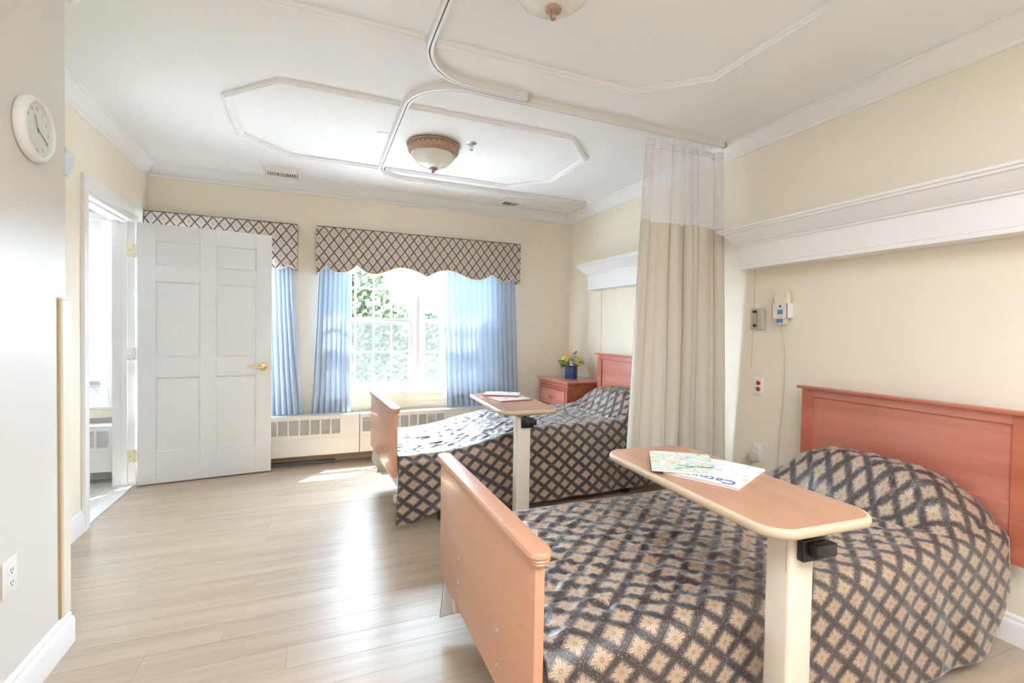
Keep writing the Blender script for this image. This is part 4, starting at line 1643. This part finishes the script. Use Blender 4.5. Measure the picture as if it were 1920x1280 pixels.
ceiling_light(0.765, 3.400, 'copper-rimmed bowl ceiling light beside the sprinkler above the far bed')
ceiling_light(0.775, 1.545, 'copper-rimmed bowl ceiling light cut by the top of the picture')

sp_ = thing('sprinkler', (1.005, 3.255, HC), 0, 'small chrome sprinkler head on the ceiling beside the bowl light', 'sprinkler')
bm = bmesh.new()
lathe(bm, [(0, -0.002), (0.012, -0.004), (0.030, -0.004), (0.037, -0.0005)], 24)
finish('escutcheon', bm, 'chrome', sp_, 0.7)
bm = bmesh.new()
lathe(bm, [(0.009, -0.003), (0.009, -0.018), (0, -0.018)], 12)
for s in (-1, 1):
    tube(bm, [(s * 0.009, 0, -0.016), (s * 0.014, 0, -0.028), (s * 0.003, 0, -0.044)], 0.002, 6)
tube(bm, [(0, 0, -0.018), (0, 0, -0.044)], 0.0022, 6)
finish('frame_arms', bm, 'chrome', sp_, 0.7)
bm = bmesh.new()
lathe(bm, [(0, -0.044), (0.014, -0.045), (0.014, -0.0465), (0, -0.048)], 14)
finish('deflector', bm, 'chrome', sp_, 0.7)


def vent(x0, x1, y0, y1, label):
    root = thing('ceiling_vent', ((x0 + x1) / 2, (y0 + y1) / 2, HC), 0, label, 'vent', 'ceiling air vents')
    a, b = (x1 - x0) / 2, (y1 - y0) / 2
    bm = bmesh.new()
    fr = 0.032
    for (p, q, r, s) in ((-a, a, -b, -b + fr), (-a, a, b - fr, b), (-a, -a + fr, -b + fr, b - fr), (a - fr, a, -b + fr, b - fr)):
        box(bm, p, q, r, s, -0.009, -0.0005, 0.002, 0, 1)
    finish('frame', bm, 'trim', root, 0.5)
    obox('backing', -a + fr, a - fr, -b + fr, b - fr, -0.0025, -0.0008, 'slot', root)
    # three-way louvres: one long set and two short sets
    def blades(name, items, hw):
        for (cx, cy, L, rot, tilt) in items:
            bm = bmesh.new()
            box(bm, -L / 2, L / 2, -hw, hw, -0.0006, 0.0006,
                mat=Matrix.Translation((cx, cy, -0.0085)) @ Matrix.Rotation(rot, 4, 'Z') @ Matrix.Rotation(tilt, 4, 'X'))
            finish(name, bm, 'trim', root)
    L = 2 * (a - fr) - 0.004
    H = 2 * (b - fr)
    blades('louvre', [(0, -b + fr + H * (k + 0.5) / 14, L, 0, -0.75) for k in range(7)], 0.0062)
    hh = H / 2
    for s in (-1, 1):
        blades('louvre', [(s * (a - fr - 0.012 - k * 0.019), b - fr - hh / 2, hh - 0.004, PI / 2, s * 0.7) for k in range(4)], 0.0055)
    blades('louvre', [(0, b - fr - hh * (k + 0.5) / 7, L - 0.165, 0, 0.6) for k in range(7)], 0.009)
    return root


vent(-0.435, -0.135, 4.385, 4.690, 'white ceiling vent near the window wall above the bare wall strip')
vent(1.735, 2.035, 4.385, 4.690, 'white ceiling vent near the window wall behind the curtain track')
o = finish('ceiling_sensor', (lambda b: (lathe(b, [(0, -0.014), (0.045, -0.012), (0.052, -0.004), (0.054, -0.0005)], 28), b)[1])(bmesh.new()), 'ceiling', None, 0.6)
o.location = (2.355, 4.56, HC)
tag(o, 'small round cream sensor on the ceiling in the far corner', 'sensor')
o = finish('ceiling_plate', (lambda b: (box(b, -0.035, 0.035, -0.022, 0.022, -0.006, -0.0005, 0.002, 0, 1), b)[1])(bmesh.new()), 'white_plastic', None, 0.5)
o.location = (0.405, 3.345, HC)
tag(o, 'small white blank plate on the ceiling beside the curved track', 'plate')

# ------------------------------------------------------------------ things on the left partition
clk = thing('wall_clock', (XP, 2.103, 1.914), 0, 'round white wall clock on the left partition', 'clock')
Rx = Matrix.Rotation(PI / 2, 4, 'Y')


def on_left(bm):
    bmesh.ops.transform(bm, matrix=Rx, verts=bm.verts[:])
    return bm


bm = bmesh.new()
lathe(bm, [(0, 0.001), (0.100, 0.001), (0.106, 0.006), (0.108, 0.016), (0.105, 0.027), (0.098, 0.034), (0.091, 0.035), (0.087, 0.031), (0.086, 0.022)], 56)
finish('case', on_left(bm), 'white_plastic', clk, 0.8)
bm = bmesh.new()
lathe(bm, [(0, 0.0215), (0.087, 0.0215), (0.087, 0.019)], 48)
finish('dial', on_left(bm), 'clock_face', clk, 0.5)
bm = bmesh.new()
lathe(bm, [(0, 0.0318), (0.086, 0.0305), (0.087, 0.0300), (0.086, 0.0295), (0, 0.0308)], 48)
finish('lens', on_left(bm), 'glass', clk, 0.8)
# on the dial seen from the room (+X), 'right' is +Y
face = Matrix(((0, 0, 1, 0.0219), (1, 0, 0, 0), (0, 1, 0, 0), (0, 0, 0, 1)))
for i in range(1, 13):
    a = PI / 2 - 2 * PI * i / 12
    text('numeral', str(i), 0.019, 'grey_ink', clk, face @ Matrix.Translation((0.068 * math.cos(a), 0.068 * math.sin(a), 0)))
for nm, L, ang, wd, zz_, mm in (('hour_hand', 0.046, 340, 0.0045, 0.0235, 'grey_ink'), ('minute_hand', 0.066, 118, 0.0036, 0.0250, 'ink')):
    a = PI / 2 - math.radians(ang)
    bm = bmesh.new()
    box(bm, -0.010, L, -wd / 2, wd / 2, 0, 0.0008, mat=Matrix.Rotation(a, 4, 'Z'))
    lathe(bm, [(0.004, 0), (0.004, 0.001), (0, 0.001)], 12)
    bmesh.ops.transform(bm, matrix=Matrix(((0, 0, 1, zz_), (1, 0, 0, 0), (0, 1, 0, 0), (0, 0, 0, 1))), verts=bm.verts[:])
    finish(nm, bm, mm, clk)


def outlet(name, loc, mtx, label, cat, plate='white_plastic', recept='white_plastic', skip_low=False):
    """Duplex outlet; local x right, y up, z out of the wall."""
    root = thing(name, loc, 0, label, cat)
    root.matrix_world = Matrix.Translation(loc) @ mtx
    bm = bmesh.new()
    box(bm, -0.036, 0.036, -0.058, 0.058, 0.0004, 0.006, 0.002, 0, 2)
    finish('plate', bm, plate, root, 0.5)
    for dy in (0.020, -0.020):
        if skip_low and dy < 0:
            continue
        bm = bmesh.new()
        lathe(bm, [(0.0165, 0.005), (0.0165, 0.0078), (0.015, 0.0083), (0, 0.0083)], 24, 0, dy)
        for v in bm.verts:
            v.co.y = dy + max(-0.0135, min(0.0135, v.co.y - dy))
        rc = finish('receptacle', bm, recept, root, 0.5)
        bm = bmesh.new()
        box(bm, -0.0075, -0.0045, dy - 0.001, dy + 0.008, 0.0080, 0.0086)
        box(bm, 0.0045, 0.0075, dy - 0.001, dy + 0.007, 0.0080, 0.0086)
        lathe(bm, [(0.0028, 0.0080), (0.0028, 0.0087), (0, 0.0087)], 10, 0, dy - 0.007)
        finish('slots', bm, 'slothole', rc)
    return root


LEFTM = Matrix(((0, 0, 1, 0), (1, 0, 0, 0), (0, 1, 0, 0), (0, 0, 0, 1)))
RIGHTM = Matrix(((0, 0, -1, 0), (-1, 0, 0, 0), (0, 1, 0, 0), (0, 0, 0, 1)))
outlet('wall_outlet', (XP, 1.972, 0.455), LEFTM, 'white wall outlet low on the left partition', 'outlet')

cg = thing('corner_guard', (XP, YP, 0.136), 0, 'cream vinyl corner guard on the end of the left partition', 'corner guard')
bm = bmesh.new()
G = 0.055
extrude_poly(bm, [Vector(p) for p in ((0.0006, -G, 0), (0.006, -G, 0), (0.010, -G + 0.006, 0), (0.010, 0.004, 0), (0.004, 0.010, 0), (-G + 0.006, 0.010, 0), (-G, 0.006, 0), (-G, 0.0006, 0), (0.0006, 0.0006, 0))], (0, 0, 1.215))
finish('cover', bm, 'guard', cg, 0.5)
bm = bmesh.new()
extrude_poly(bm, [Vector(p) for p in ((0.0004, -G - 0.010, 0), (0.0045, -G - 0.010, 0), (0.0045, -G - 0.0003, 0), (0.0004, -G - 0.0003, 0))], (0, 0, 1.215))
finish('edge_strip', bm, 'guard_edge', cg)
obox('end_cap', 0.0006, 0.011, -G - 0.004, 0.011, 1.2152, 1.224, 'guard', cg, 0.002)

bm = bmesh.new()
extrude_poly(bm, [Vector(p) for p in ((0.0005, 0, 0.078), (0.040, 0, 0.050), (0.034, 0, -0.02), (0.012, 0, -0.078), (0.0005, 0, -0.078))], (0, 0.105, 0))
o = finish('wall_chime', bm, 'pale_blue', None)
o.location = (XL, 3.325, 2.165)
tag(o, 'pale blue-white wedge box high on the left wall, mostly hidden by the partition', 'box')

# ------------------------------------------------------------------ things on the right wall
cb = thing('call_box', (XR, 2.264, 1.368), 0, 'grey nurse call box on the right wall beside the privacy curtain', 'call box')
cb.matrix_world = Matrix.Translation((XR, 2.264, 1.368)) @ RIGHTM
bm = bmesh.new(); box(bm, -0.056, 0.012, -0.071, 0.071, 0.0004, 0.006, 0.001, 0, 1)
finish('plate', bm, 'grey_plastic', cb, 0.5)
bm = bmesh.new(); box(bm, 0.0125, 0.058, -0.071, 0.071, 0.0004, 0.028, 0.008, 0, 3)
finish('cover', bm, 'grey_plastic', cb, 0.6)
bm = bmesh.new(); box(bm, -0.040, -0.012, 0.041, 0.057, 0.006, 0.010, 0.004, 0, 2)
finish('jack', bm, 'black', cb, 0.6)
bm = bmesh.new(); box(bm, -0.036, -0.028, 0.000, 0.004, 0.006, 0.008)
finish('indicator', bm, 'red', cb)
bm = bmesh.new(); lathe(bm, [(0.010, 0.006), (0.010, 0.012), (0, 0.012)], 16, -0.026, -0.042)
finish('socket', bm, 'black', cb, 0.5)
bm = bmesh.new(); lathe(bm, [(0.004, 0.006), (0.004, 0.010), (0, 0.011)], 10, -0.010, -0.042)
finish('lamp', bm, 'red', cb, 0.5)

hs = thing('handset', (XR, 2.066, 1.44), 0, 'ivory bed control handset with blue keypad hanging in its wall holder', 'handset')
hs.matrix_world = Matrix.Translation((XR, 2.066, 1.44)) @ RIGHTM
bm = bmesh.new()
pts = []
for k in range(25):
    a = PI * k / 24
    pts.append((0.043 * math.cos(a), 0.062 + 0.046 * math.sin(a)))
prof = pts + [(-0.043, 0.02), (-0.030, -0.035), (-0.027, -0.098), (-0.020, -0.108), (0.020, -0.108), (0.027, -0.098), (0.030, -0.035), (0.043, 0.02)]
extrude_poly(bm, [Vector((x, y, 0.020)) for x, y in prof], (0, 0, 0.034))
es = [e for e in bm.edges if abs(e.verts[0].co.z - e.verts[1].co.z) < 1e-6 and e.verts[0].co.z > 0.05]
bmesh.ops.bevel(bm, geom=es, offset=0.006, segments=2, affect='EDGES', profile=0.5)
finish('body', bm, 'ivory', hs, 0.7)
bm = bmesh.new()
box(bm, -0.050, -0.034, -0.070, 0.022, 0.002, 0.050, 0.002, 0, 1)
box(bm, 0.034, 0.050, -0.070, 0.022, 0.002, 0.050, 0.002, 0, 1)
box(bm, -0.050, 0.050, -0.070, 0.022, 0.0005, 0.006, 0.001, 0, 1)
extrude_poly(bm, [Vector((-0.050, 0.022, 0.0555)), Vector((-0.018, -0.070, 0.0555)), Vector((-0.050, -0.070, 0.0555))], (0, 0, 0.003))
extrude_poly(bm, [Vector((0.050, 0.022, 0.0555)), Vector((0.050, -0.070, 0.0555)), Vector((0.018, -0.070, 0.0555))], (0, 0, 0.003))
box(bm, -0.050, -0.047, -0.070, 0.022, 0.050, 0.0585)
box(bm, 0.047, 0.050, -0.070, 0.022, 0.050, 0.0585)
finish('holder', bm, 'white_plastic', hs, 0.5)
bm = bmesh.new(); box(bm, -0.0165, 0.0165, -0.046, -0.018, 0.0535, 0.0552); box(bm, -0.0215, 0.0215, -0.098, -0.074, 0.0535, 0.0552)
finish('keypad', bm, 'screen_blue', hs)
bm = bmesh.new(); box(bm, -0.006, 0.006, -0.004, 0.010, 0.0535, 0.0556)
finish('lens', bm, 'slothole', hs)
bm = bmesh.new()
cp = []
for k in range(30):
    t = k / 29
    z = -0.106 - t * 0.92
    cp.append((0.004 + 0.012 * math.sin(t * 5.0) - 0.006 * t, z, 0.036 - 0.026 * smooth(t, 0, 0.25)))
tube(bm, cp, 0.0026, 6)
finish('cord', bm, 'cord', hs, 2)

pl = bmesh.new()
tube(pl, [(XR - 0.045, 2.262, 1.712), (XR - 0.040, 2.266, 1.46), (XR - 0.040, 2.270, 1.30), (XR - 0.036, 2.277, 1.045)], 0.0013, 5)
o = finish('pull_cord', pl, 'string', None)
tag(o, 'thin tan pull cord hanging past the grey call box', 'cord')
pl = bmesh.new()
tube(pl, [(XR - 0.035, 4.085, 1.712), (XR - 0.030, 4.082, 1.35), (XR - 0.030, 4.080, 1.02)], 0.0013, 5)
o = finish('pull_cord', pl, 'string', None)
tag(o, 'thin pull cord hanging from the shelf above the far bed', 'cord')

outlet('wall_outlet', (XR, 2.246, 0.928), RIGHTM, 'white plate with two red outlets on the right wall', 'outlet', 'white_plastic', 'red')
outlet('wall_outlet', (XR, 2.242, 0.492), RIGHTM, 'white outlet low on the right wall with a tan adapter plugged in', 'outlet', 'white_plastic', 'white_plastic', True)
ad = thing('power_adapter', (XR, 2.258, 0.466), 0, 'tan power adapter plugged into the low white outlet', 'adapter')
ad.matrix_world = Matrix.Translation((XR, 2.258, 0.462)) @ RIGHTM
bm = bmesh.new(); box(bm, -0.026, 0.026, -0.030, 0.022, 0.0075, 0.050, 0.005, 0, 2)
finish('body', bm, 'grey_plastic', ad, 0.6)
bm = bmesh.new(); tube(bm, [(0, -0.03, 0.03), (0.002, -0.07, 0.032), (0.004, -0.16, 0.026), (0.002, -0.30, 0.02), (0.0, -0.44, 0.03)], 0.003, 6)
finish('cord', bm, 'cord', ad, 2)

# ------------------------------------------------------------------ nightstand and flowers
ns = thing('nightstand', (2.44, 4.315, 0), 0, 'cherry nightstand with drawer in the far corner beside the far bed', 'nightstand')
bm = bmesh.new()
box(bm, -0.185, 0.215, -0.300, 0.300, 0.06, 0.705, 0.002, 0, 1)
finish('body', bm, 'cherry_side', ns, 0.5)
bm = bmesh.new()
box(bm, -0.222, 0.232, -0.340, 0.335, 0.752, 0.775, 0.007, 0, 3)
tp = finish('top', bm, 'cherry', ns, 0.6)
bm = bmesh.new()
box(bm, -0.205, 0.225, -0.322, 0.320, 0.735, 0.7515, 0.004, 0, 2)
box(bm, -0.195, 0.220, -0.312, 0.310, 0.7055, 0.7345, 0.006, 0, 2)
finish('cornice', bm, 'cherry_side', tp, 0.6)
bm = bmesh.new()
box(bm, -0.196, 0.218, -0.306, 0.306, 0.0005, 0.0595, 0.004, 0, 2)
finish('plinth', bm, 'cherry_side', ns, 0.5)
bm = bmesh.new()
for ya, yb in ((-0.300, -0.262), (0.262, 0.300)):
    box(bm, -0.198, -0.1855, ya, yb, 0.06, 0.705, 0.002, 0, 1)
for za, zb in ((0.06, 0.095), (0.475, 0.505), (0.680, 0.705)):
    box(bm, -0.198, -0.1855, -0.2618, 0.2618, za, zb, 0.002, 0, 1)
finish('face_frame', bm, 'cherry_side', ns, 0.5)
for nm, za, zb in (('drawer', 0.511, 0.674), ('door', 0.101, 0.469)):
    bm = bmesh.new()
    box(bm, -0.203, -0.186, -0.254, 0.254, za, zb, 0.004, 0, 2)
    dr = finish(nm, bm, 'cherry', ns, 0.5)
    bm = bmesh.new()
    zc = (za + zb) / 2 if nm == 'drawer' else zb - 0.06
    tube(bm, [(-0.204, -0.045, zc), (-0.222, -0.042, zc), (-0.226, 0, zc - 0.003), (-0.222, 0.042, zc), (-0.204, 0.045, zc)], 0.0045, 8)
    finish('handle', bm, 'brass', dr, 2)

fv = thing('flower_vase', (2.462, 4.325, 0.7755), math.radians(38), 'square cobalt glass vase of yellow roses and a violet iris on the nightstand', 'vase')
bm = bmesh.new()
box(bm, -0.052, 0.052, -0.052, 0.052, 0.0003, 0.128, 0.005, 0, 2)
topf_ = [f for f in bm.faces if f.normal.z > 0.9 and f.calc_area() > 0.005]
bmesh.ops.delete(bm, geom=topf_, context='FACES')
v_ = finish('vase', bm, 'vase', fv, 0.5)
v_.modifiers.new('thickness', 'SOLIDIFY').thickness = 0.005
obox('water', -0.045, 0.045, -0.045, 0.045, 0.008, 0.100, 'vase', fv)


def petals(bm, c, R, mat_i, axis, layers=4, rnd=random):
    """A rose head: rings of cupped petals round an axis."""
    ax = Vector(axis).normalized()
    q = Vector((0, 0, 1)).rotation_difference(ax).to_matrix().to_4x4()
    for ly in range(layers):
        npet = 4 + ly
        rad = R * (0.28 + 0.72 * ly / (layers - 1))
        hgt = R * (1.05 - 0.5 * ly / (layers - 1))
        for k in range(npet):
            th = 2 * PI * (k + 0.5 * (ly % 2)) / npet + rnd.uniform(-0.1, 0.1)
            wd = 1.25 * PI / npet
            g = []
            for j in range(4):
                t = j / 3
                row = []
                for i in range(4):
                    s = (i / 3 - 0.5) * 2
                    rr = rad * (0.35 + 0.65 * math.sin(t * PI * 0.62)) + 0.004 * (1 - s * s)
                    aa = th + s * wd * (1 - 0.25 * t * t)
                    zz_ = hgt * t - R * 0.35 + 0.15 * R * (1 - s * s) * t
                    row.append(bm.verts.new(Vector(c) + (q @ Vector((rr * math.cos(aa), rr * math.sin(aa), zz_)))))
                g.append(row)
            for j in range(3):
                for i in range(3):
                    bm.faces.new((g[j][i], g[j][i + 1], g[j + 1][i + 1], g[j + 1][i]))


rnd = random.Random(5)
for c, R in (((-0.030, -0.085, 0.172), 0.046), ((-0.085, -0.005, 0.222), 0.040), ((0.085, -0.030, 0.210), 0.043), ((0.030, 0.080, 0.20), 0.038)):
    bm = bmesh.new()
    petals(bm, c, R, 0, (c[0], c[1], 0.10), 4, rnd)
    finish('rose', bm, 'rose', fv, 3)
bm = bmesh.new()
for k in range(9):
    a = 2 * PI * k / 9
    up = 0.9 if k % 3 == 0 else 0.35
    base = Vector((0.035, -0.020, 0.250))
    d = Vector((math.cos(a), math.sin(a), up)).normalized()
    sd = d.cross(Vector((0, 0, 1))).normalized() * 0.009
    L = 0.075
    p = [base - sd * 0.4, base + sd * 0.4, base + d * L * 0.55 + sd, base + d * L * 0.55 - sd, base + d * L + Vector((0, 0, -0.012))]
    v = [bm.verts.new(x) for x in p]
    bm.faces.new((v[0], v[1], v[2], v[3])); bm.faces.new((v[3], v[2], v[4]))
finish('iris', bm, 'iris', fv)
for c in ((-0.045, -0.05, 0.200), (0.055, -0.055, 0.185), (-0.01, 0.02, 0.225), (0.02, -0.035, 0.215), (-0.095, -0.045, 0.180), (0.075, -0.075, 0.165)):
    bm = bmesh.new()
    for k in range(60):
        d = Vector((rnd.gauss(0, 1), rnd.gauss(0, 1), rnd.gauss(0, 1))).normalized()
        p = Vector(c) + d * 0.030
        t1 = d.orthogonal().normalized() * 0.007
        t2 = d.cross(t1)
        vs = [bm.verts.new(p + q) for q in (t1, t2, -t1, -t2)]
        bm.faces.new(vs)
    hh_ = finish('hydrangea', bm, 'hydr', fv)
for k in range(34):
    a = 2 * PI * k / 34 + rnd.uniform(-0.15, 0.15)
    out = rnd.uniform(0.12, 0.175)
    h0 = rnd.uniform(0.125, 0.19)
    droop = rnd.uniform(-0.035, 0.035)
    b0 = Vector((0.035 * math.cos(a), 0.035 * math.sin(a), h0 - 0.02))
    tip = Vector((out * math.cos(a), out * math.sin(a), h0 + droop))
    midp = (b0 + tip) / 2 + Vector((0, 0, 0.018))
    sd = Vector((-math.sin(a), math.cos(a), rnd.uniform(-0.7, 0.7))).normalized() * rnd.uniform(0.018, 0.032)
    bm = bmesh.new()
    v = [bm.verts.new(x) for x in (b0, midp + sd, midp + Vector((0, 0, 0.005)), midp - sd, (midp + tip) / 2 + sd * 0.75, (midp + tip) / 2 + Vector((0, 0, 0.006)), (midp + tip) / 2 - sd * 0.75, tip)]
    for q in ((0, 1, 2), (0, 2, 3), (1, 4, 5, 2), (2, 5, 6, 3), (4, 7, 5), (5, 7, 6)):
        bm.faces.new([v[i] for i in q])
    finish('leaf', bm, 'leaf', fv, 3)

# ------------------------------------------------------------------ outdoors beyond the window
GZ = -3.4
lawn = struct(obox('ground_outside', -60, 90, YB + 0.6, 200, GZ - 0.3, GZ, 'lawn'))
struct(obox('bounce_slab_outside', -40, 60, YB + 0.7, 13.0, GZ - 0.01, GZ + 0.02, 'bounce_slab'))  # unseen pale slab added to bounce daylight up to the ceiling
road = struct(obox('road', -60, 90, 20.0, 25.0, GZ + 0.001, GZ + 0.02, 'road'))


def tree(name, x, y, h, blobs, n, size, label, mat='tree_leaf', group='trees outside the window'):
    root = thing(name, (x, y, GZ), 0, label, 'tree', group)
    rt = random.Random(int(x * 100 + y))
    bm = bmesh.new()
    tube(bm, [(0, 0, 0.0), (0.05, 0, h * 0.3), (-0.03, 0.05, h * 0.6), (0, 0, h * 0.85)], [0.16, 0.13, 0.09, 0.03], 8)
    for k in range(6):
        a = rt.uniform(0, 2 * PI)
        z0 = h * rt.uniform(0.35, 0.7)
        tube(bm, [(0, 0, z0), (0.5 * math.cos(a), 0.5 * math.sin(a), z0 + 0.4), (1.0 * math.cos(a), 1.0 * math.sin(a), z0 + 0.9)], [0.06, 0.04, 0.02], 6)
    finish('trunk', bm, 'bark', root, 2)
    vs, fs = [], []
    for (bx, by, bz, br) in blobs:
        for k in range(int(n * br * br)):
            d = Vector((rt.gauss(0, 1), rt.gauss(0, 1), rt.gauss(0, 1))).normalized() * br * (rt.random() ** 0.35)
            d.z *= 0.85
            p = Vector((bx, by, bz)) + d
            nn = Vector((rt.gauss(0, 1), rt.gauss(0, 1), rt.gauss(0, 1) + 0.8)).normalized()
            t1 = nn.orthogonal().normalized() * size * rt.uniform(0.7, 1.3)
            t2 = nn.cross(t1) * 0.6
            i0 = len(vs)
            vs += [p + t1, p + t2, p - t1, p - t2]
            fs.append((i0, i0 + 1, i0 + 2, i0 + 3))
    me = bpy.data.meshes.new('foliage')
    me.from_pydata([tuple(v) for v in vs], [], fs)
    me.materials.append(M[mat])
    fo = bpy.data.objects.new('foliage', me)
    COL.objects.link(fo)
    fo.parent = root
    fo['kind'] = 'stuff'
    return root


tree('broad_tree', 1.15, 14.0, 6.6, [(-0.4, 0, 6.2, 0.9), (-0.3, 0, 5.2, 1.1), (0.4, 0.1, 5.1, 0.85), (-0.1, 0, 4.1, 1.2), (0.8, 0, 4.6, 0.7), (-0.9, 0, 4.9, 1.1), (0.3, 0.2, 6.4, 0.6)], 1500, 0.085,
     'tall leafy green tree outside the left panes of the big window')
tree('broad_tree', 2.3, 12.0, 4.0, [(0, 0, 3.2, 1.0), (0.7, 0.2, 2.6, 0.8), (-0.6, 0, 2.7, 0.8), (0.1, 0, 2.1, 0.9)], 1400, 0.085,
     'lower bushy tree outside, seen hazily through the lower window screen')
tree('broad_tree', 3.1, 19.0, 5.6, [(0, 0, 4.7, 1.0), (0.9, 0, 4.3, 0.9), (-0.8, 0, 4.2, 0.9)], 900, 0.11,
     'small rounded tree outside at the right of the tall one', 'far_leaf')
tree('broad_tree', -4.7, 14.0, 6.0, [(0, 0, 4.9, 1.3), (0.9, 0, 4.3, 1.1), (-1.0, 0, 4.3, 1.1), (0, 0, 3.4, 1.2)], 1100, 0.1,
     'leafy tree outside the bathroom window', 'far_leaf')
rt = random.Random(21)
bm = bmesh.new()
n = 70
top_, bot_ = [], []
for i in range(n + 1):
    x = -40 + 100 * i / n
    zt = 2.6 + 1.3 * noise.noise(Vector((x * 0.09, 0, 3))) + 0.6 * noise.noise(Vector((x * 0.35, 0, 8))) + 1.2 * smooth(x, 5, 25)
    top_.append(bm.verts.new((x, 66, zt)))
    bot_.append(bm.verts.new((x, 60, GZ)))
bk = [bm.verts.new((v.co.x, 74, GZ)) for v in bot_]
for i in range(n):
    bm.faces.new((bot_[i], bot_[i + 1], top_[i + 1], top_[i]))
    bm.faces.new((top_[i], top_[i + 1], bk[i + 1], bk[i]))
hill = struct(finish('hill', bm, 'far_leaf', None, 3))
vs, fs = [], []
for k in range(5200):
    x = rt.uniform(-25, 50)
    z = rt.uniform(GZ, 4.0)
    zt = 2.6 + 1.3 * noise.noise(Vector((x * 0.09, 0, 3))) + 0.6 * noise.noise(Vector((x * 0.35, 0, 8))) + 1.2 * smooth(x, 5, 25)
    z = GZ + (zt + 0.5 - GZ) * rt.random() ** 0.5
    p = Vector((x, 60 + 6 * (z - GZ) / (zt - GZ) - 0.4, z))
    nn = Vector((rt.gauss(0, 1), rt.gauss(0, 1) - 1, rt.gauss(0, 1) + 0.8)).normalized()
    t1 = nn.orthogonal().normalized() * rt.uniform(0.25, 0.55)
    t2 = nn.cross(t1)
    i0 = len(vs)
    vs += [p + t1, p + t2, p - t1, p - t2]
    fs.append((i0, i0 + 1, i0 + 2, i0 + 3))
me = bpy.data.meshes.new('hill_foliage')
me.from_pydata([tuple(v) for v in vs], [], fs)
me.materials.append(M['far_leaf'])
hf = bpy.data.objects.new('hill_foliage', me)
COL.objects.link(hf)
hf.parent = hill
hf['kind'] = 'stuff'
